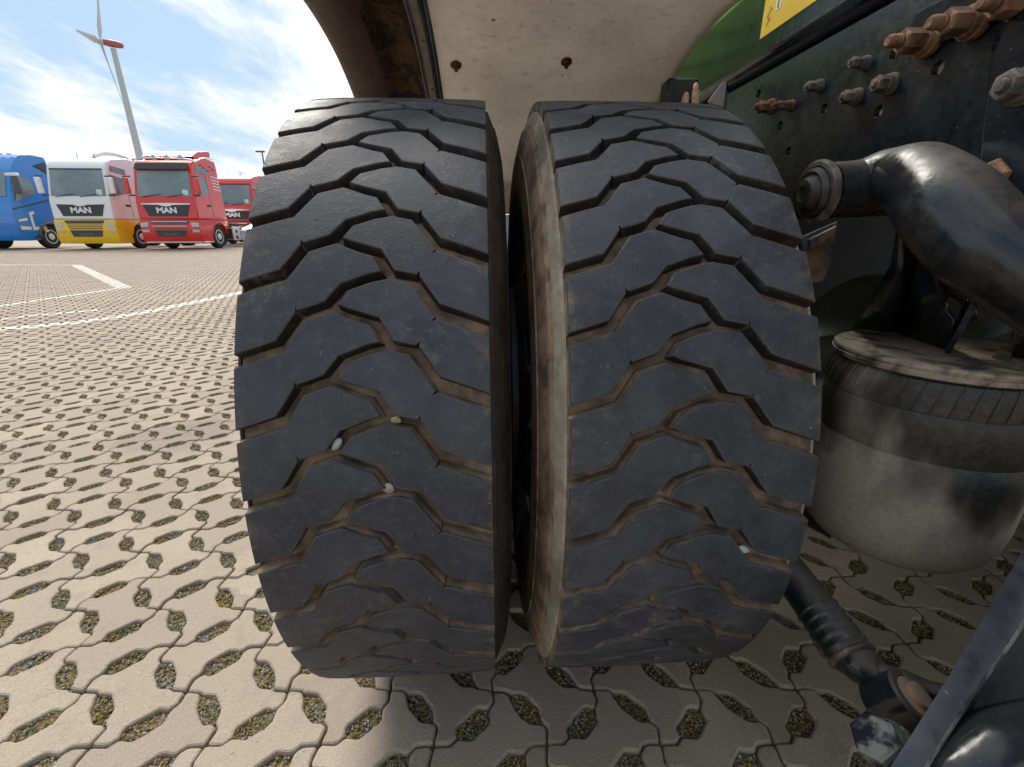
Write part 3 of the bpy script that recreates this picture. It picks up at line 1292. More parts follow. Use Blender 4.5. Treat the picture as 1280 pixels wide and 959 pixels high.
def stud(p, r, mats, parent, L_=.055, nut=.75, tilt=(0, 0), name='bolt'):
    """washer, nut and thread end sticking out towards -X"""
    ax = Vector((-1, tilt[0], tilt[1])).normalized()
    bm = bmesh.new()
    p = Vector(p)
    lathe(bm, p, ax, [(-.003, r), (.004, r), (.0055, r * .95)], 28)
    lathe(bm, p, ax, [(.0055, r * .86), (.010, r * .86), (.012, r * .80)], 24)
    h = L_ * .45
    lathe(bm, p, ax, [(.012, r * nut * .92), (.014, r * nut), (.012 + h, r * nut), (.0145 + h, r * nut * .86)], 6, phase=.3)
    pr = [(.0145 + h, r * .42)]
    d = .0145 + h
    k = 0
    while d < L_:
        pr.append((d, r * (.42 if k % 2 else .37)))
        d += .0022
        k += 1
    pr += [(L_, r * .40), (L_ + .004, r * .28)]
    lathe(bm, p, ax, pr, 18)
    return obj(name, bm, mats, parent, smooth=32)


def build_chassis():
    XF = .585
    # --- rail web with drilled holes
    hp = [(1172, 86), (1250, 55), (1118, 67), (1030, 137), (985, 190), (1098, 140), (975, 158), (948, 118)]
    holes = []
    for i, (x, y) in enumerate(hp):
        p = onX(x, y, XF)
        holes.append((p.y, p.z, .0085 if i not in (0, 1) else .0088))
    holes += [(.32, .95, .012), (.32, 1.10, .012), (.55, 1.02, .02), (-.62, 1.02, .0085), (-.62, 1.09, .0085)]
    outer = [(-1.5, .895), (2.6, .895), (2.6, 1.160), (-1.5, 1.160)]
    web = obj('chassis_rail', plate_with_holes(outer, holes, XF, .009), 'black', truck, smooth=30, label='black chassis rail web with drilled holes and rusty bolts')
    bm = bmesh.new()
    box(bm, (XF + .047, .55, .8975), (.080, 4.1, .007))
    box(bm, (XF + .047, .55, 1.158), (.080, 4.1, .007))
    obj('rail_flange', bm, 'black', truck, bevel=.002)
    # --- reinforcement plate behind the three big studs
    z0, z1 = 1.077, 1.128
    y0 = onX(1143, 73, XF).y
    bm = bmesh.new()
    prism(bm, [(XF, y0, z0), (XF, -1.2, z0), (XF, -1.2, z1), (XF, y0 + .01, z1), (XF, y0 + .01, z0 + .01)], (-.006, 0, 0))
    obj('reinforcement_plate', bm, 'gloss2', truck, bevel=.0012)
    for (x, y), r in (((1160, 52), .0192), ((1218, 28), .0192), ((1287, 5), .0192)):
        p = onX(x, y, XF - .006)
        stud(p, r, 'rust', truck, .052, tilt=(random.uniform(-.03, .03), random.uniform(-.03, .03)))
    for (x, y), r, m_ in (((1072, 122), .0125, 'dustybolt'), ((1114, 106), .0145, 'dustybolt'), ((1026, 108), .0105, 'dustybolt'), ((1084, 80), .0105, 'dustybolt'),
                          ((965, 134), .0145, 'rust_dark'), ((990, 133), .010, 'rust_dark')):
        p = onX(x, y, XF)
        stud(p, r, m_, truck, .026 if m_ == 'dustybolt' else .034, .78, tilt=(random.uniform(-.06, .06), random.uniform(-.06, .06)))
    p = onX(1262, 226, XF)
    stud(p, .027, 'rust', truck, .030, .8, tilt=(.05, .02))
    # --- subframe with a rolled lower edge, sitting on the rail
    pr = []
    for k in range(9):
        a = math.radians(-90 - 90 * k / 8)
        pr.append((XF + .016 + .030 * math.cos(a), 1.200 + .030 * math.sin(a)))
    sec = [(XF + .09, 1.170)] + pr + [(XF - .014, 1.325)] + [(XF - .006, 1.337), (XF + .09, 1.337), (XF + .09, 1.329), (XF - .0, 1.329), (XF - .004, 1.322), (XF - .004, 1.20), (XF + .016, 1.180), (XF + .09, 1.178)]
    bm = bmesh.new()
    prism(bm, [(x, -1.5, z) for x, z in sec], (0, 4.1, 0))
    sub = obj('subframe', bm, 'gloss2', truck, smooth=35, label='glossy black subframe beam with a yellow sticker')
    # yellow sticker with print
    XS = XF - .0145
    a, b = onX(950, 50, XS), onX(1028, 2, XS)
    y_hi, y_lo, zb, zt = a.y, a.y - .21, a.z, 1.322
    bm = bmesh.new()
    prism(bm, [(XS, y_hi, zb), (XS, y_lo, zb), (XS, y_lo, zt), (XS, y_hi, zt)], (-.0008, 0, 0))
    st = obj('sticker', bm, 'yellow', truck, label='yellow sticker with worn red print on the subframe')
    XP = XS - .0012
    rn = random.Random(5)

    def stroke(yc, zc, ly, lz, ang, mi):
        bm = bmesh.new()
        box(bm, (0, 0, 0), (.0006, ly, lz), 0, Matrix.Rotation(ang, 3, 'X'))
        obj('print_mark', bm, (['stred', 'stwhite', 'stdark'])[mi], st, (XP, yc, zc))
    # framed pictogram
    yc, zc = y_hi - .052, zb + .040
    stroke(yc, zc, .017, .017, 0, 1)
    XP -= .0007
    stroke(yc, zc, .004, .012, 0, 2)
    XP += .0007
    for k in range(4):
        stroke(y_hi - .024 + rn.uniform(-.004, .004), zb + .022 + .007 * k, .016, .0014, rn.uniform(.5, .9) * (1 if k % 2 else -1), 0)
    for k in range(9):
        stroke(y_hi - .085 - .011 * k, zb + .054 + rn.uniform(-.004, .004), .007, .0015, rn.uniform(-.8, .8), 2 if k % 2 else 0)
        stroke(y_hi - .085 - .011 * k, zb + .072 + rn.uniform(-.004, .004), .007, .0015, rn.uniform(-.8, .8), 0)
    # --- cap screws and valve ends by the tyre's top
    for (x0, y0_, x1, y1_, r) in ((869, 128, 870, 106, .008), (856, 130, 858, 118, .008)):
        p, q = at(x0, y0_, .98), at(x1, y1_, .98)
        bm = bmesh.new()
        L_ = (q - p).length
        lathe(bm, p, q - p, [(-.02, r), (L_ * .62, r), (L_ * .66, r * .72), (L_ * .95, r * .72), (L_ + .002, r * .4)], 16)
        obj('pipe_end', bm, 'cream', truck, smooth=35)
    bm = bmesh.new()
    box(bm, at(848, 118, 1.03), (.07, .05, .05))
    obj('valve_block', bm, 'black', truck, bevel=.004)
    bm = bmesh.new()
    prism(bm, [at(884, 128, .96), at(903, 103, .98), at(909, 103, .98), at(905, 135, .95)], (.02, .03, 0))
    obj('pipe_clip', bm, 'gloss2', truck, bevel=.001)
    # --- spring hanger at the right edge of view
    bm = bmesh.new()
    Y1 = onX(1262, 100, XF).y
    pts = [(Y1 + .01, 1.035), (Y1 + .004, 1.070), (Y1 - .02, 1.085), (Y1 - .30, 1.085), (Y1 - .30, .86), (Y1 - .05, .86), (Y1 - .018, .90), (Y1 - .004, .96)]
    prism(bm, [(XF - .0005, y, z) for y, z in pts], (-.022, 0, 0))
    hang = obj('spring_hanger', bm, 'gloss2', truck, bevel=.006)
    p = onX(1283, 108, XF - .022)
    stud(p, .019, 'dustybolt', truck, .026, .8)
    # --- far side rail and cross member, seen only as darkness behind
    bm = bmesh.new()
    box(bm, (1.345, .55, 1.027), (.009, 4.1, .266))
    obj('chassis_rail', bm, 'black', truck, bevel=.002)
    bm = bmesh.new()
    box(bm, (.965, .42, 1.0), (.75, .10, .18))
    box(bm, (.965, -1.0, 1.0), (.75, .08, .18))
    obj('cross_member', bm, 'black', truck, bevel=.006)
    # --- brake chamber between tyre and rail
    bm = bmesh.new()
    lathe(bm, (.50, .02, .80), (.2, 1, .1), [(-.05, .03), (-.045, .065), (0, .075), (.004, .084), (.016, .084), (.02, .075), (.10, .072), (.12, .05)], 32)
    lathe(bm, (.50, -.04, .79), (0, -1, -.25), [(0, .018), (.05, .018), (.052, .010), (.09, .010)], 16)
    box(bm, (.52, -.05, .755), (.09, .02, .11), 0, Matrix.Rotation(.3, 3, 'Y'))
    obj('brake_chamber', bm, 'black', truck, smooth=35)
    bm = bmesh.new()
    prism(bm, [at(1002, 296, .74), at(1048, 276, .72), at(1040, 330, .72), at(1030, 352, .73), at(1006, 360, .74)], (.0, .02, -.01))
    prism(bm, [at(1008, 300, .73), at(1044, 282, .71), at(1042, 296, .71), at(1010, 314, .73)], (.0, -.006, -.0))
    obj('hose_bracket', bm, ['rustmix'], truck, bevel=.002)
    # body above: floor underside and side board
    bm = bmesh.new()
    box(bm, (.965, 3.9, 2.05), (2.52, 5.2, 1.38))
    for k in range(9):
        box(bm, (.965, 1.6 + k * .55, 1.348), (2.4, .05, .024))
    for z in (1.45, 1.62, 1.80, 2.1):
        box(bm, (.965, 1.288, z), (2.46, .03, .05))
    obj('truck_body', bm, 'green', truck, bevel=.006, label='green truck body above the chassis')
    bm = bmesh.new()
    box(bm, (1.62, -.35, 1.46), (1.22, 3.2, .20))  # added out of view to darken the ground under the chassis
    box(bm, (.81, -.35, 1.3445), (.38, 3.2, .005))
    obj('unseen_shade_deck', bm, 'green', truck, bevel=.006)


M['cream'] = plain('cream cap', (.50, .42, .33), .6, (.40, .20, .12), 60)
M['rustmix'] = plain('paint flaking to rust', (.02, .024, .028), .5, (.16, .09, .04), 40)
build_chassis()


def build_arm():
    P = [at(1030, 240, .600), at(1075, 235, .600), at(1112, 222, .578), at(1150, 228, .540), at(1186, 262, .505), at(1227, 306, .478), at(1272, 336, .458), at(1380, 405, .42)]
    rad = [.0355, .035, .0345, .042, .0475, .0470, .044, .043]
    bm = bmesh.new()
    sweep(bm, P, rad, 40, 0, 8)
    arm = obj('suspension_arm', bm, 'gloss', truck, smooth=60, label='curved glossy black suspension arm with a white sky highlight')
    # ridge of the forging fold
    ax = (P[0] - P[1]).normalized()
    bm = bmesh.new()
    c0 = P[0] + ax * .004
    lathe(bm, c0, ax, [(0, .0385), (.004, .040), (.008, .040), (.010, .0375), (.010, .033), (.005, .032)], 44)
    obj('bushing_ring', bm, 'ringdust', arm, smooth=30)
    bm = bmesh.new()
    lathe(bm, c0, ax, [(.002, .032), (.012, .031), (.017, .027), (.014, .023), (.019, .020), (.026, .018), (.027, .010), (.022, .009), (.022, .0)], 36, caps=False)
    obj('bushing', bm, 'bushrub', arm, smooth=30)
    # plate on top of the air spring
    C0 = Vector((.618, -.37, .70))
    bm = bmesh.new()
    lathe(bm, C0, (0, 0, 1), [(-.016, .1195), (-.014, .1225), (-.0085, .1235), (-.0075, .1205), (-.0055, .1205), (-.0045, .1225), (-.001, .122), (0, .1205)], 96)
    air = obj('air_spring', bm, 'pdust', truck, smooth=30, label='dusty air spring with a steel top plate between tyre and chassis')
    # bellows
    bm = bmesh.new()
    prof = [(-.0165, .112), (-.020, .117), (-.030, .1195), (-.045, .1215), (-.058, .1225), (-.0590, .1215), (-.0602, .1222), (-.080, .1228), (-.12, .1236), (-.1205, .1232), (-.1212, .1236), (-.18, .1248), (-.225, .1240), (-.255, .1205), (-.275, .113), (-.290, .100), (-.299, .083), (-.303, .06), (-.304, .0)]
    lathe(bm, (0, 0, 0), (0, 0, 1), prof, 120, 0, False)
    bl = obj('bellows', bm, 'bellow', air, C0, smooth=40)
    # fine pleats: raised ribs under the plate
    nr = 44
    me = None
    for k in range(nr):
        a = 2 * PI * k / nr
        if me is None:
            bm = bmesh.new()
            sweep(bm, [(.1165, 0, -.0185), (.1203, -.003, -.032), (.1222, -.006, -.046), (.1229, -.009, -.0585)], [.0009, .0011, .0011, .0005], 6, 0, 2)
            me_o = obj('pleat', bm, 'bellow', air, C0, smooth=60)
            me = me_o.data
            me_o.rotation_euler = (0, 0, a)
        else:
            o = bpy.data.objects.new('pleat', me)
            COL.objects.link(o)
            o.parent = air
            o.location = C0
            o.rotation_euler = (0, 0, a)
    # piston below the bellows
    bm = bmesh.new()
    sweep(bm, [(.40, .0, .50), (.46, -.08, .46), (.54, -.22, .395), (.60, -.31, .372)], [.05, .045, .036, .03], 16, 0, 5)
    obj('spring_carrier', bm, 'black', air, smooth=50)
    # gusset plates standing on the top plate and carrying the arm
    zt = .7005
    f1, f2 = onZ(1063, 412, zt), onZ(1128, 418, zt)
    f3 = onZ(1188, 438, zt)
    t1, t2, t3 = at(1138, 290, .552), at(1156, 314, .540), at(1214, 366, .50)
    bm = bmesh.new()
    vs = [bm.verts.new(p) for p in (f1, at(1090, 374, .60), at(1114, 335, .575), at(1122, 286, .560), t1, t2, f2)]
    bm.faces.new(vs)
    # main gusset with round hole
    q = [f2, t2, t3, f3]
    cen = at(1181, 396, .545)
    hole = []
    u_ = (t3 - t2).normalized()
    nrm = (t2 - f2).cross(f3 - f2).normalized()
    w_ = nrm.cross(u_).normalized()
    edges = []
    vv = [bm.verts.new(p) for p in q]
    proj_ = lambda p: p - nrm * (p - f2).dot(nrm)
    cen = proj_(cen)
    hv = [bm.verts.new(cen + (u_ * math.cos(2 * PI * k / 28) + w_ * math.sin(2 * PI * k / 28)) * .0195) for k in range(28)]
    for lp in (vv, hv):
        for i in range(len(lp)):
            edges.append(bm.edges.new((lp[i - 1], lp[i])))
    bmesh.ops.triangle_fill(bm, use_beauty=True, edges=edges)
    gs = obj('gusset', bm, 'pureblack', air, smooth=30)
    md = gs.modifiers.new('thick', 'SOLIDIFY')
    md.thickness = .005
    # narrow rib to the right
    bm = bmesh.new()
    prism(bm, [onZ(1180, 442, zt), onZ(1188, 443, zt), at(1222, 384, .49), at(1213, 380, .49)], (.035, .030, 0))
    obj('gusset', bm, 'ribsheen', air, bevel=.0012)
    bm = bmesh.new()
    prism(bm, [onZ(1262, 446, zt), onZ(1300, 452, zt), at(1310, 405, .47), at(1272, 402, .47)], (.02, .02, 0))
    obj('gusset', bm, 'gloss2', air, bevel=.0012)
    # bolts on the plate
    for (x, y) in ((1252, 449), (1275, 446)):
        p = onZ(x, y, zt)
        bm = bmesh.new()
        lathe(bm, p, (0, 0, 1), [(0, .009), (.002, .009), (.0022, .007), (.008, .007), (.009, .005)], 6 if x > 1260 else 20)
        obj('bolt', bm, 'dustybolt', air, smooth=30)


M['ribsheen'] = plain('blue black painted rib sheen', (.06, .075, .10), .2, (.02, .024, .03), 30)  # lighter blue in the colour stands for the reflection on the rib
M['pureblack'] = plain('dust-free black paint', (.006, .007, .009), .22, (.016, .018, .022), 18)
M['bushrub'] = plain('old bush rubber', (.012, .012, .013), .6, (.05, .046, .04), 60, bump=.3)
M['ringdust'] = plain('dusty ring', (.05, .046, .042), .6, (.20, .175, .145), 45, bump=.3)
build_arm()


def build_low_right():
    # torque rod running back from behind the inner tyre
    a, b = at(940, 655, .80), at(1066, 822, .615)
    d = (b - a)
    ln = d.length
    d.normalize()
    bm = bmesh.new()
    r = .0285
    pr = [(-.25, r), (ln - .075, r)]
    for k in range(5):
        x = ln - .070 + k * .013
        pr += [(x, r + .001), (x + .005, r + .0026), (x + .008, r + .001)]
    pr += [(ln - .002, r - .001)]
    lathe(bm, a, d, pr, 48)
    rod = obj('torque_rod', bm, 'gloss2', truck, smooth=40, label='black torque rod with a ribbed boot above the shaded paving')
    bm = bmesh.new()
    lathe(bm, b, d, [(-.005, .0305), (-.003, .0325), (.001, .0325), (.003, .030)], 48)
    obj('clamp_ring', bm, 'ringdust', rod, smooth=30)
    # forged neck
    e = at(1128, 878, .545)
    bm = bmesh.new()
    sweep(bm, [b - d * .002, b + (e - b) * .22, b + (e - b) * .5, e], [.028, .025, .019, .020], 28, 0, 6)
    obj('rod_neck', bm, 'gloss2', rod, smooth=60)
    bm = bmesh.new()
    sweep(bm, [at(1096, 838, .575), at(1130, 852, .56), at(1166, 866, .545), at(1200, 872, .53)], [.010, .013, .012, .012], 16, 0, 5)
    obj('rod_fork', bm, 'gloss2', rod, smooth=60)
    # eye with its bolt
    ax = Vector((.35, -.25, .75)).normalized()
    bm = bmesh.new()
    lathe(bm, e - ax * .030, ax, [(0, .029), (.003, .032), (.045, .032), (.048, .029), (.048, .023), (.040, .0225)], 36)
    obj('rod_eye', bm, 'gloss2', rod, smooth=30)
    bm = bmesh.new()
    lathe(bm, e + ax * .012, ax, [(0, .022), (.006, .022), (.007, .018), (.0075, .014), (.014, .014), (.015, .011)], 24)
    obj('bushing', bm, 'rustring', rod, smooth=30)
    # hexagonal bolt head below the bracket
    hp = at(1098, 925, .485)
    ax2 = (at(1140, 960, .50) - hp).normalized()
    bm = bmesh.new()
    lathe(bm, hp - ax2 * .012, ax2, [(0, .020), (.003, .024), (.030, .024), (.032, .021)], 6, phase=.4)
    lathe(bm, hp + ax2 * .02, ax2, [(0, .028), (.005, .028), (.006, .024)], 28)
    obj('bolt_head', bm, 'steelpaint', truck, smooth=25, label='large hexagonal bolt head with bare metal edges')
    # axle bracket: bent flange with a recessed web, nearest thing to the camera
    pts = [(1330, 622, 1330, 684), (1272, 700, 1300, 742), (1228, 776, 1262, 802), (1186, 846, 1212, 870), (1140, 918, 1166, 942), (1080, 1010, 1112, 1030)]
    rows = []
    bm = bmesh.new()
    for i, (x0, y0, x1, y1) in enumerate(pts):
        D = .470 - .018 * i
        p0 = at(x0, y0, D + .004)
        p1 = at(x1, y1, D - .006)
        cr = at(x1 + 4, y1 + 4, D - .003)
        w1 = at(x1 + 10, y1 + 10, D + .015)
        w2 = at(x1 + 46, y1 + 40, D + .060)
        w3 = at(x1 + 110, y1 + 85, D + .055)
        w4 = at(x1 + 260, y1 + 150, D + .045)
        bk = at(x0 + 6, y0 + 2, D + .06)
        rows.append([bm.verts.new(q) for q in (bk, p0, p0.lerp(p1, .5) + Vector((0, -.001, .0015)), p1, cr, w1, w2, w3, w4)])
    for r0, r1 in zip(rows, rows[1:]):
        for i in range(len(r0) - 1):
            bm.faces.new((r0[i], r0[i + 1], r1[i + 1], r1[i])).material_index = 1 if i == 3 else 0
    br = obj('axle_bracket', bm, ['blueblack', 'edgeglint'], truck, smooth=24, label='angular blue-black axle bracket closest to the lower right corner')
    md = br.modifiers.new('thick', 'SOLIDIFY')
    md.thickness = .005
    md.offset = -1
    # bulge of the lower casting
    bm = bmesh.new()
    sweep(bm, [at(1150, 1010, .40), at(1205, 965, .395), at(1262, 935, .40), at(1340, 925, .41)], [.022, .026, .030, .034], 28, 0, 7)
    obj('casting', bm, 'cast', truck, smooth=60)
    # paint chips
    for (x, y, D, s) in ((1256, 788, .43, .0022),):
        pass


M['rustring'] = plain('rusty ring', (.42, .24, .14), .7, (.30, .28, .26), 60, bump=.4)
M['steelpaint'] = plain('chipped painted steel', (.018, .022, .028), .35, (.30, .32, .30), 22, lo=.46, hi=.56)
M['edgeglint'] = plain('painted edge glint', (.26, .245, .23), .45, (.05, .055, .06), 35, lo=.42, hi=.62)  # pale colour paints the highlight line along the bracket's flange edge
M['blueblack'] = mat_black_paint('blue black paint', (.012, .018, .029), .45, .26, (.15, .13, .11), updust=.25)
build_low_right()


# ------------------------------------------------------------------ pebbles caught in the treads
def pebble(x, y, r, mat_, label, sc, Rr=.5215, ang=0):
    d = ray(x, y)
    o = CAM - Vector((0, 0, RT))
    a, b, c = d.y ** 2 + d.z ** 2, 2 * (o.y * d.y + o.z * d.z), o.y ** 2 + o.z ** 2 - Rr * Rr
    t = (-b - math.sqrt(b * b - 4 * a * c)) / 2 / a
    p = CAM + d * t
    bm = bmesh.new()
    bmesh.ops.create_icosphere(bm, subdivisions=3, radius=1)
    rn = random.Random(int(x))
    dirs = [Vector((rn.gauss(0, 1), rn.gauss(0, 1), rn.gauss(0, 1))).normalized() for _ in range(11)]
    if True:
        for v in bm.verts:
            for q in dirs:
                k = v.co.dot(q)
                lim = .70 if mat_ != 'pebble3' else .86
                if k > lim:
                    v.co -= q * (k - lim)
    S3 = Matrix.Diagonal((*sc, 1))
    Rm = Matrix.Rotation(ang, 4, 'Y')
    bmesh.ops.transform(bm, matrix=Rm @ S3, verts=bm.verts)
    bmesh.ops.scale(bm, vec=(r, r, r), verts=bm.verts)
    ob = obj('pebble', bm, mat_, None, p, smooth=28 if mat_ != 'pebble3' else 60)
    tag(ob, label, 'pebble', 'pebbles caught in the tyre treads')


pebble(547, 170, .0068, 'pebble2', 'tan pebble in the uppermost visible groove of the outer tyre', (1.1, .7, .9))
pebble(495, 525, .0060, 'pebble2', 'small tan pebble beside the block tip near the middle of the outer tyre', (1, .8, .8))
pebble(421, 556, .0072, 'pebble3', 'smooth oval white pebble wedged in the outer tyre left of centre', (.62, .6, 1.15), ang=.6)
pebble(485, 611, .0066, 'pebble', 'angular pale pebble below the smooth oval one on the outer tyre', (1.05, .7, .95))
pebble(531, 768, .0062, 'pebble', 'small grey pebble near the bottom of the outer tyre', (1.1, .7, .8))
pebble(900, 309, .0072, 'pebble', 'round pale pebble in the upper half of the inner tyre', (1, .8, .95))
pebble(929, 687, .0066, 'pebble3', 'white flat pebble in the lower half of the inner tyre', (1.2, .6, .8), ang=.4)


# ------------------------------------------------------------------ parked trucks
def paint(name, c, rough=.28):
    return plain(name, c, rough, coat=.6)


M['p_red'] = paint('red truck paint', (.60, .018, .014))
M['p_white'] = paint('white truck paint', (.72, .72, .74))
M['p_yellow'] = paint('yellow truck paint', (.80, .50, .008))
M['p_blue'] = paint('blue truck paint', (.008, .19, .58))
M['p_grey'] = paint('grey truck paint', (.18, .19, .20))
M['p_light'] = paint('pale blue car paint', (.42, .52, .60))
M['glassd'] = plain('sky-toned glass', (.12, .17, .18), .06, (.19, .25, .25), .7, spec=.9)  # pale green-grey puts the reflected sky into the glass colour
M['dark'] = plain('dark plastic', (.035, .037, .042), .5)
M['chrome'] = plain('bright metal', (.62, .63, .65), .25, metal=.7)
M['lampglass'] = plain('lamp glass', (.45, .48, .50), .15)
M['tyre_far'] = plain('plain tyre rubber', (.025, .025, .027), .8)
M['paper'] = plain('paper', (.55, .65, .60), .6)
M['greyrim'] = plain('grey rim', (.72, .73, .74), .35)
M['orange'] = plain('orange marker', (.80, .28, .02), .4)


def side_profile():
    return [(.03, .24), (-.03, .40), (-.04, .98), (.0, 1.20), (.03, 1.95), (.07, 2.08), (.30, 3.18), (.42, 3.42), (.80, 3.62), (1.6, 3.74), (2.18, 3.72), (2.25, 3.60), (2.25, .98)]


def make_truck(label, loc, main, low, kind='m', rz=0, detail=True, zs=1.0, group='trucks parked in a row across the yard', spoiler=None, lightbar=False, stripes=False, letters=True):
    root = thing('parked_truck', label, 'truck', loc, group, rz)
    hw = 1.22

    def xw(z):
        return hw - max(0, z - 1.95) * .045

    # cab shell by profile; wheel arch cut at the rear bottom
    prof = side_profile()
    arch = [(2.25, .98), (2.02, .98)]
    cxw = 1.42
    for k in range(9):
        a = math.radians(12 + (168 - 12) * k / 8)
        arch.append((cxw + .60 * math.cos(a), .50 + .60 * math.sin(a)))
    bot = [(.80, .62), (.80, .24)]
    full = prof[:-1] + arch + bot
    rings = {}

    def shell(zlo, zhi, name, mat_):
        bm = bmesh.new()
        A = [bm.verts.new((-xw(z), y, z)) for y, z in full]
        B = [bm.verts.new((xw(z), y, z)) for y, z in full]
        bm.faces.new(A)
        bm.faces.new(B[::-1])
        for i in range(len(full)):
            bm.faces.new((A[i], A[(i + 1) % len(full)], B[(i + 1) % len(full)], B[i]))
        if zlo is not None:
            g = bm.verts[:] + bm.edges[:] + bm.faces[:]
            r = bmesh.ops.bisect_plane(bm, geom=g, plane_co=(0, 0, zlo), plane_no=(0, 0, -1), clear_outer=True)
            bmesh.ops.holes_fill(bm, edges=[e for e in r['geom_cut'] if isinstance(e, bmesh.types.BMEdge)])
        if zhi is not None:
            g = bm.verts[:] + bm.edges[:] + bm.faces[:]
            r = bmesh.ops.bisect_plane(bm, geom=g, plane_co=(0, 0, zhi), plane_no=(0, 0, 1), clear_outer=True)
            bmesh.ops.holes_fill(bm, edges=[e for e in r['geom_cut'] if isinstance(e, bmesh.types.BMEdge)])
        return obj(name, bm, mat_, root, bevel=.05)
    cab = shell(1.215, None, 'cab', main)
    bumper = shell(None, 1.205, 'bumper', low)
    # front surface y at height z
    fr = prof[:10]

    def fy(z):
        for (y0, z0), (y1, z1) in zip(fr, fr[1:]):
            if z0 <= z <= z1:
                return y0 + (y1 - y0) * (z - z0) / (z1 - z0)
        return fr[-1][0]

    def fpanel(pts, name, mat_, th=.02, par=root, bev=0, out=.012):
        bm = bmesh.new()
        a = [bm.verts.new((x, fy(z) - out, z)) for x, z in pts]
        b = [bm.verts.new((x, fy(z) + th, z)) for x, z in pts]
        n = len(a)
        bm.faces.new(a)
        bm.faces.new(b[::-1])
        for i in range(n):
            bm.faces.new((a[i], a[(i + 1) % n], b[(i + 1) % n], b[i]))
        return obj(name, bm, mat_, par, bevel=bev)
    ws = fpanel([(-1.09, 2.12), (1.09, 2.12), (1.03, 3.13), (-1.03, 3.13)], 'windshield', 'glassd')
    fpanel([(.72, 2.17), (.95, 2.17), (.94, 2.38), (.72, 2.38)], 'paper_sheet', 'paper', .0, ws, out=.018)
    if kind != 'b':
        fpanel([(-1.05, 3.17), (1.05, 3.17), (1.0, 3.41), (-1.0, 3.41)] if lightbar else [(-1.04, 3.14), (1.04, 3.14), (1.03, 3.19), (-1.03, 3.19)], 'sun_visor', 'dark', .02, out=.03 if not lightbar else .16)
    for x0, x1 in ((-.95, -.15), (.02, .82)):
        bm = bmesh.new()
        cyl(bm, (x0 + .05, fy(2.1) - .03, 2.10), (x1, fy(2.2) - .05, 2.21), .014, .010, 6)
        obj('wiper', bm, 'dark', root)
    # grille
    gl = fpanel([(-.78, 1.34), (.78, 1.34), (.95, 1.80), (.30, 1.78), (.12, 1.72), (-.12, 1.72), (-.30, 1.78), (-.95, 1.80)], 'grille', 'dark', out=.02)
    fpanel([(-1.0, 1.84), (-.98, 1.80), (-.28, 1.785), (-.10, 1.73), (.10, 1.73), (.28, 1.785), (.98, 1.80), (1.0, 1.84), (.20, 1.86), (-.20, 1.86)], 'trim', 'chrome' if main != 'p_white' else 'p_white', out=.03)
    if letters:
        me = text_mesh('MAN', .30, .012)
        lt = link('letters', me, gl, ['chrome'], (0, fy(1.55) - .035, 1.56))
        lt.rotation_euler = (PI / 2, 0, 0)
        lt.scale = (1.25, 1, 1)
    low_g = fpanel([(-.58, .52), (.58, .52), (.80, 1.17), (-.80, 1.17)], 'lower_grille', 'dark', out=.015)
    for k in range(4):
        z = .84 + k * .09
        w = .62 + .13 * (z - .70) / .47
        fpanel([(-w, z), (w, z), (w + .01, z + .03), (-w - .01, z + .03)], 'slat', 'chrome' if main == 'p_red' and k in (1, 3) else 'dark2', par=low_g, out=.035)
    fpanel([(-.30, .56), (.30, .56), (.30, .66), (-.30, .66)], 'plate_holder', 'dark2', out=.03)
    for s in (-1, 1):
        fpanel([(s * .90, .92), (s * 1.19, .92), (s * 1.19, 1.08), (s * .86, 1.10)], 'headlight', 'lampglass', out=.02)
        fpanel([(s * .90, .70), (s * 1.17, .70), (s * 1.17, .80), (s * .88, .80)], 'fog_light', 'lampglass', out=.02)
    # chrome bar below the bumper
    if main == 'p_red':
        bm = bmesh.new()
        sweep(bm, [(-1.24, .7, .29), (-1.22, .05, .29), (0, -.08, .29), (1.22, .05, .29), (1.24, .7, .29)], [.03] * 5, 10, 0, 5)
        obj('bumper_bar', bm, 'chrome', root, smooth=50)
    # sides
    for s in (-1, 1):
        def spanel(pts, name, mat_, th=.012, par=root):
            bm = bmesh.new()
            a = [bm.verts.new((s * (xw(z) + th), y, z)) for y, z in pts]
            b = [bm.verts.new((s * (xw(z) - .02), y, z)) for y, z in pts]
            n = len(a)
            bm.faces.new(a)
            bm.faces.new(b[::-1])
            for i in range(n):
                bm.faces.new((a[i], a[(i + 1) % n], b[(i + 1) % n], b[i]))
            return obj(name, bm, mat_, par)
        dr = spanel([(.28, 2.12), (1.12, 2.30), (1.12, 2.88), (.42, 2.98)], 'side_window', 'glassd')
        if kind != 'b':
            spanel([(.50, 3.10), (1.35, 3.04), (1.38, 3.26), (.58, 3.34)], 'side_window', 'glassd')
        spanel([(1.16, 1.32), (1.18, 1.32), (1.18, 2.98), (1.16, 2.98)], 'door_seam', 'dark', .004)
        spanel([(.86, 1.75), (1.08, 1.75), (1.08, 1.83), (.86, 1.83)], 'door_handle', 'dark', .03)
        # wheel
        wh = bpy.data.objects.new('wheel', None)
        COL.objects.link(wh)
        wh.parent = root
        wh.location = (s * 1.02, cxw, .50)
        bm = bmesh.new()
        lathe(bm, (-.14 * s, 0, 0), (s, 0, 0), [(0, .30), (0, .46), (.03, .50), (.24, .50), (.28, .46), (.27, .30)], 32)
        obj('tyre', bm, 'tyre_far', wh, smooth=35)
        bm = bmesh.new()
        lathe(bm, (.02 * s, 0, 0), (s, 0, 0), [(0, .30), (.110, .30), (.112, .27), (.098, .21), (.102, .15), (.13, .13), (.15, .10), (.15, .0)], 32, caps=False)
        obj('rim', bm, 'greyrim', wh, smooth=35)
        # arch trim
        bm = bmesh.new()
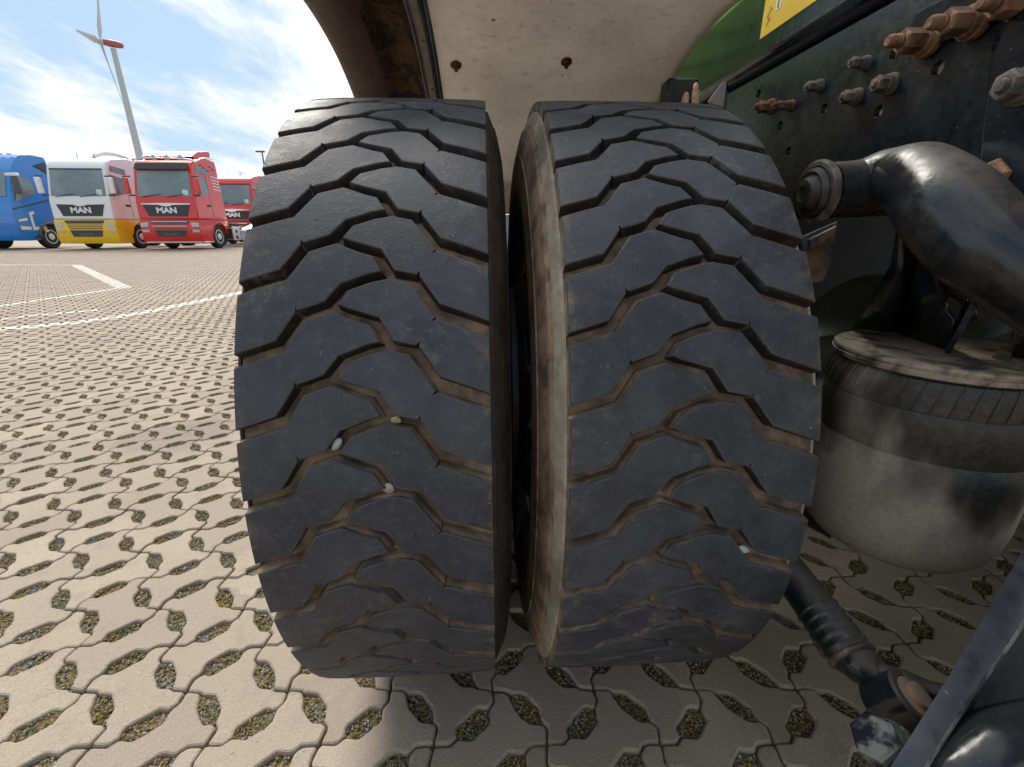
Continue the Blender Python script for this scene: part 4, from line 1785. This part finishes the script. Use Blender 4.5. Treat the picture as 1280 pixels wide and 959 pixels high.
        sweep(bm, [(s * (hw + .005), cxw + .61 * math.cos(a), .50 + .61 * math.sin(a)) for a in [math.radians(12 + 12 * k) for k in range(14)]], [.028] * 14, 6, 0, 1)
        obj('arch_trim', bm, 'dark' if kind == 'b' else low, root, smooth=50)
        # mirrors
        bm = bmesh.new()
        box(bm, (s * 1.42, .06, 2.52), (.20, .12, .62))
        obj('mirror', bm, ('p_red' if main == 'p_red' else 'p_white'), root, bevel=.035)
        bm = bmesh.new()
        box(bm, (s * 1.36, .09, 2.88), (.30, .04, .05))
        box(bm, (s * 1.30, .10, 2.16), (.26, .05, .06))
        obj('mirror_arm', bm, 'dark', root, bevel=.01)
    # chassis behind the cab, rear wheels
    bm = bmesh.new()
    for s in (-1, 1):
        box(bm, (s * .42, 3.9, .85), (.09, 3.9, .26))
        box(bm, (s * .95, 3.2, .62), (.45, 1.2, .5))
    box(bm, (0, 4.2, 1.05), (1.0, .8, .12))
    obj('chassis', bm, 'dark', root, bevel=.02)
    for s in (-1, 1):
        wh = bpy.data.objects.new('wheel', None)
        COL.objects.link(wh)
        wh.parent = root
        wh.location = (s * .92, 5.0, .50)
        bm = bmesh.new()
        lathe(bm, (-.28 * s, 0, 0), (s, 0, 0), [(0, .3), (0, .46), (.03, .5), (.52, .5), (.56, .46), (.55, .3)], 24)
        obj('tyre', bm, 'tyre_far', wh, smooth=35)
        bm = bmesh.new()
        lathe(bm, (.1 * s, 0, 0), (s, 0, 0), [(0, .3), (.12, .3), (.1, .2), (.02, .16), (.12, .12), (.13, 0)], 24, caps=False)
        obj('rim', bm, 'greyrim', wh, smooth=35)
    if spoiler:
        bm = bmesh.new()
        sec = [(.75, 3.72), (1.25, 3.98), (2.05, 4.10), (2.15, 4.04), (2.1, 3.80), (.9, 3.66)]
        prism(bm, [(-1.0, y, z) for y, z in sec], (2.05, 0, 0))
        obj('roof_spoiler', bm, main, root, bevel=.03)
    if lightbar:
        bm = bmesh.new()
        sweep(bm, [(-1.16, .62, 3.50), (-1.12, .40, 3.56), (0, .36, 3.60), (1.12, .40, 3.56), (1.16, .62, 3.50), (1.14, 1.3, 3.72), (1.12, 2.1, 3.80)], [.03] * 7, 10, 0, 4)
        lb = obj('light_bar', bm, 'chrome', root, smooth=50)
        for k in range(4):
            bm = bmesh.new()
            lathe(bm, (-.84 + k * .54, .42, 3.62), (0, -1, 0), [(-.02, .10), (.05, .12), (.06, .10), (.062, 0)], 20, caps=False)
            obj('lamp', bm, 'lampglass', lb, smooth=35)
    else:
        for x in (-.35, .3, .36):
            bm = bmesh.new()
            cyl(bm, (x, 1.0, 3.6), (x + .02, 1.0, 3.85), .012, .008, 8)
            obj('aerial', bm, 'dark', root)
    if kind == 'w':
        bm = bmesh.new()
        sweep(bm, [(-.3, 1.7, 3.76), (.1, 1.6, 3.86), (.6, 1.5, 3.90), (.95, 1.7, 3.84), (1.05, 2.1, 3.70)], [.03, .07, .09, .08, .04], 14, 0, 6)
        obj('roof_air_horn_fairing', bm, main, root, smooth=60)
    if stripes:
        for k in range(5):
            z = 3.05 - k * .13
            bm = bmesh.new()
            prism(bm, [(xw(z) + .004, 1.55, z), (xw(z) + .004, 2.18, z - .04), (xw(z) + .004, 2.18, z - .075), (xw(z) + .004, 1.55, z - .035)], (.004, 0, 0))
            obj('side_stripe', bm, 'chrome', root)
        for k in range(5):
            bm = bmesh.new()
            z = 3.46 - (k % 3) * .09
            y = .95 + .22 * k
            prism(bm, [(xw(z) + .004, y, z), (xw(z) + .004, y + .20, z - .02), (xw(z) + .004, y + .16, z - .07), (xw(z) + .004, y - .03, z - .06)], (.004, 0, 0))
            obj('side_decal', bm, 'dark', root)
        bm = bmesh.new()
        box(bm, (1.24, 2.75, .62), (.10, .55, .62))
        sk = obj('side_skirt', bm, 'p_white', root, bevel=.02)
        for z in (.46, .72):
            bm = bmesh.new()
            box(bm, (1.295, 2.68, z), (.02, .16, .14))
            obj('skirt_vent', bm, 'dark', sk)
        bm = bmesh.new()
        box(bm, (1.24, 3.3, .62), (.09, .5, .62))
        obj('side_tank', bm, 'p_red', root, bevel=.02)
    return root


M['dark2'] = plain('charcoal plastic', (.075, .08, .085), .45)
YR = 20.0
make_truck('white truck with a bright yellow bumper between the blue and the red truck', (-16.84, YR, 0), 'p_white', 'p_yellow', 'w')
make_truck('bright red truck with roof lamps, chrome bar and raised roof spoiler', (-13.40, YR, 0), 'p_red', 'p_red', 'm', spoiler=True, lightbar=True, stripes=True)
make_truck('red truck mostly hidden behind the big red one', (-14.15, 26.6, 0), 'p_red', 'p_red', 'm')
make_truck('dark grey truck roof showing behind the two red trucks', (-17.6, 30.5, 0), 'p_grey', 'p_grey', 'b', letters=False)


def blue_truck():
    root = thing('parked_truck', 'blue truck at the left edge with silver graphics on its side', 'truck', (-20.80, YR, 0), 'trucks parked in a row across the yard')
    prof = [(.05, .36), (-.05, .60), (-.05, 1.3), (.10, 2.05), (.52, 3.10), (.85, 3.55), (1.15, 3.78), (1.75, 3.88), (2.30, 3.84), (2.36, 3.70), (2.40, .62), (2.30, .46)]
    arch = []
    cxw = 1.44
    arch.append((1.98, .46))
    for k in range(9):
        a = math.radians(0 + 180 * k / 8)
        arch.append((cxw + .58 * math.cos(a), .50 + .56 * math.sin(a)))
    arch.append((.86, .36))
    full = prof + arch
    xw = lambda z: 1.25 - max(0, z - 2.0) * .06
    bm = bmesh.new()
    A = [bm.verts.new((-xw(z), y, z)) for y, z in full]
    B = [bm.verts.new((xw(z), y, z)) for y, z in full]
    bm.faces.new(A)
    bm.faces.new(B[::-1])
    for i in range(len(full)):
        bm.faces.new((A[i], A[(i + 1) % len(full)], B[(i + 1) % len(full)], B[i]))
    obj('cab', bm, 'p_blue', root, bevel=.06)
    bm = bmesh.new()
    prism(bm, [(-1.08, .095, 2.10), (1.08, .095, 2.10), (.98, .49, 3.06), (-.98, .49, 3.06)], (0, .03, 0))
    obj('windshield', bm, 'glassd', root)
    for s in (-1, 1):
        def sp(pts, name, m_, th=.012):
            bm = bmesh.new()
            prism(bm, [(s * (xw(z) + th), y, z) for y, z in pts], (-s * .03, 0, 0))
            return obj(name, bm, m_, root)
        sp([(.26, 1.92), (.95, 2.18), (1.30, 2.30), (1.22, 2.86), (.62, 2.98)], 'side_window', 'glassd')
        sp([(1.62, 3.42), (2.20, 3.62), (2.28, 3.40), (2.30, 3.10), (1.95, 3.30)], 'side_deflector', 'dark', .03)
        sp([(.62, .78), (.66, 1.50), (.90, 1.56), (.88, 1.44), (.76, 1.42), (.74, .92), (.95, .92), (.95, .80)], 'silver_graphic', 'p_white', .006)
        sp([(.10, .80), (.10, .95), (.55, .92), (.55, .80)], 'silver_graphic', 'p_white', .006)
        sp([(.10, 1.12), (.10, 1.20), (.50, 1.28), (.50, 1.18)], 'silver_graphic', 'p_white', .006)
        sp([(1.02, 1.02), (1.20, 1.0), (1.30, .70), (1.14, .70)], 'marker_plate', 'p_white', .02)
        sp([(1.07, .95), (1.18, .94), (1.25, .75), (1.15, .75)], 'marker_lamp', 'orange', .03)
        sp([(.0, 1.62), (2.2, 2.16), (2.2, 2.13), (.0, 1.58)], 'body_crease', 'dark', .003)
        sp([(.9, .40), (1.0, .60), (.84, .62), (.5, .48)], 'step', 'dark', .02)
        bm = bmesh.new()
        sweep(bm, [(s * 1.255, cxw + .60 * math.cos(a), .50 + .58 * math.sin(a)) for a in [math.radians(5 + 14 * k) for k in range(13)]], [.06] * 13, 8, 0, 1)
        obj('arch_trim', bm, 'dark2', root, smooth=50)
        bm = bmesh.new()
        box(bm, (s * 1.45, .30, 2.55), (.20, .18, .66))
        obj('mirror', bm, 'dark2', root, bevel=.04)
        bm = bmesh.new()
        box(bm, (s * 1.40, .30, 2.94), (.46, .16, .12))
        obj('mirror_arm', bm, 'p_white', root, bevel=.03)
        wh = bpy.data.objects.new('wheel', None)
        COL.objects.link(wh)
        wh.parent = root
        wh.location = (s * 1.06, cxw, .50)
        bm = bmesh.new()
        lathe(bm, (-.14 * s, 0, 0), (s, 0, 0), [(0, .30), (0, .46), (.03, .50), (.24, .50), (.28, .46), (.27, .30)], 36)
        obj('tyre', bm, 'tyre_far', wh, smooth=35)
        bm = bmesh.new()
        lathe(bm, (.02 * s, 0, 0), (s, 0, 0), [(0, .30), (.110, .30), (.112, .27), (.098, .21), (.102, .15), (.13, .13), (.15, .10), (.15, 0)], 36, caps=False)
        obj('rim', bm, 'greyrim', wh, smooth=35)
    for k in range(6):
        bm = bmesh.new()
        box(bm, (-.9 + k * .36, 1.02, 3.80), (.16, .1, .08))
        obj('roof_lamp', bm, 'p_white', root, bevel=.02)
    bm = bmesh.new()
    for s in (-1, 1):
        box(bm, (s * .42, 3.9, .85), (.09, 3.4, .26))
    obj('chassis', bm, 'dark', root)


blue_truck()


def pale_car():
    root = thing('parked_car', 'pale blue car half hidden behind the tyre beside the red trucks', 'car', (-10.75, 22.0, 0))
    bm = bmesh.new()
    sec = [(0, .28), (0, .72), (.15, .86), (1.0, 1.02), (1.55, 1.44), (2.9, 1.50), (3.9, 1.08), (4.3, .95), (4.35, .30)]
    prism(bm, [(-.88, y, z) for y, z in sec], (1.76, 0, 0))
    for v in bm.verts:
        if v.co.z > 1.2:
            v.co.x *= .80
    obj('car_body', bm, 'p_light', root, bevel=.09)
    bm = bmesh.new()
    prism(bm, [(-.74, 1.03, 1.055), (.74, 1.03, 1.055), (.62, 1.50, 1.42), (-.62, 1.50, 1.42)], (0, -.015, .018))
    obj('windshield', bm, 'glassd', root)
    bm = bmesh.new()
    box(bm, (0, -.01, .52), (1.0, .03, .18))
    obj('grille', bm, 'dark', root, bevel=.01)
    for s in (-1, 1):
        bm = bmesh.new()
        box(bm, (s * .68, .02, .70), (.32, .06, .13))
        obj('headlight', bm, 'lampglass', root, bevel=.02)
        for y in (.85, 3.5):
            wh = bpy.data.objects.new('wheel', None)
            COL.objects.link(wh)
            wh.parent = root
            wh.location = (s * .79, y, .32)
            bm = bmesh.new()
            lathe(bm, (-.1 * s, 0, 0), (s, 0, 0), [(0, .2), (0, .3), (.02, .32), (.18, .32), (.2, .3), (.19, .2)], 28)
            obj('tyre', bm, 'tyre_far', wh, smooth=35)
            bm = bmesh.new()
            lathe(bm, (.02 * s, 0, 0), (s, 0, 0), [(0, .2), (.07, .2), (.06, .17), (.08, .05), (.085, 0)], 28, caps=False)
            obj('rim', bm, 'greyrim', wh, smooth=35)


pale_car()


# ------------------------------------------------------------------ wind turbine and lamp
M['turb'] = plain('turbine grey', (.42, .46, .49), .5)
M['turbred'] = plain('turbine red', (.36, .09, .09), .5)


def build_turbine():
    Yt = 300.0
    d = ray(128, 55)
    hub = CAM + d * ((Yt - CAM.y) / d.y)
    base = CAM + ray(166, 205) * ((Yt - CAM.y) / ray(166, 205).y)
    root = thing('wind_turbine', 'tall grey wind turbine with a red nacelle beyond the parked trucks', 'wind turbine', (hub.x + 5, Yt, 0))
    tx = 5.0

    def L(p):
        return p
    bm = bmesh.new()
    lathe(bm, (0, 0, 0), (0, 0, 1), [(0, 2.3), (hub.z - 2.2, 1.25)], 40)
    obj('tower', bm, 'turb', root, smooth=40)
    ang = math.radians(T_YAW)                 # direction the rotor faces
    fd = Vector((math.cos(ang), math.sin(ang), .07)).normalized()     # from nacelle to rotor
    hc = Vector((0, 0, hub.z)) + fd * 5.0
    bm = bmesh.new()
    side = fd.cross(Vector((0, 0, 1))).normalized()
    sweep(bm, [hc - fd * 1.5, hc - fd * 3.5, hc - fd * 6.5, hc - fd * 9, hc - fd * 10], [1.3, 1.7, 1.7, 1.4, .5], 16, 0, 4)
    obj('nacelle', bm, 'turbred', root, smooth=50)
    bm = bmesh.new()
    lathe(bm, hc - fd * 1.6, fd, [(0, 1.5), (1.6, 1.7), (3.0, 1.2), (3.8, .3)], 20)
    obj('rotor_hub', bm, 'turb', root, smooth=50)
    up = side.cross(fd).normalized()
    for k in range(3):
        a = math.radians(T_ROT + 120 * k)
        rd = side * math.cos(a) + up * math.sin(a)
        tn = -side * math.sin(a) + up * math.cos(a)
        bm = bmesh.new()
        rings = []
        B = 31.0
        for s_, ch, tk in ((0, 1.0, 1.0), (.06, 1.3, 1.0), (.2, 3.0, .7), (.4, 2.3, .45), (.7, 1.5, .25), (.95, .8, .12), (1, .2, .05)):
            c = hc + rd * (1.2 + B * s_)
            tw = math.radians(18 * (1 - s_))
            e1 = tn * math.cos(tw) + fd * math.sin(tw)
            e2 = fd * math.cos(tw) - tn * math.sin(tw)
            rings.append([bm.verts.new(c + e1 * ch * .6 * math.cos(2 * PI * i / 12) + e2 * tk * .6 * math.sin(2 * PI * i / 12)) for i in range(12)])
        for p, q in zip(rings, rings[1:]):
            for i in range(12):
                bm.faces.new((p[i], p[(i + 1) % 12], q[(i + 1) % 12], q[i]))
        bm.faces.new(rings[0])
        bm.faces.new(rings[-1])
        bl = obj('blade', bm, 'turb', root, smooth=60)


T_YAW, T_ROT = 200.0, 69.0
build_turbine()


def build_lamp():
    p = onY(326, 190, 45)
    root = thing('lamp_post', 'slim grey lamp post standing behind the parked trucks', 'lamp post', (p.x + .1, 45, 0))
    bm = bmesh.new()
    lathe(bm, (0, 0, 0), (0, 0, 1), [(0, .12), (1, .09), (p.z - .05, .055)], 12)
    obj('pole', bm, 'dark2', root, smooth=50)
    bm = bmesh.new()
    box(bm, (-.15, 0, p.z), (.75, .3, .12))
    obj('lamp_head', bm, 'dark2', root, bevel=.03)


build_lamp()
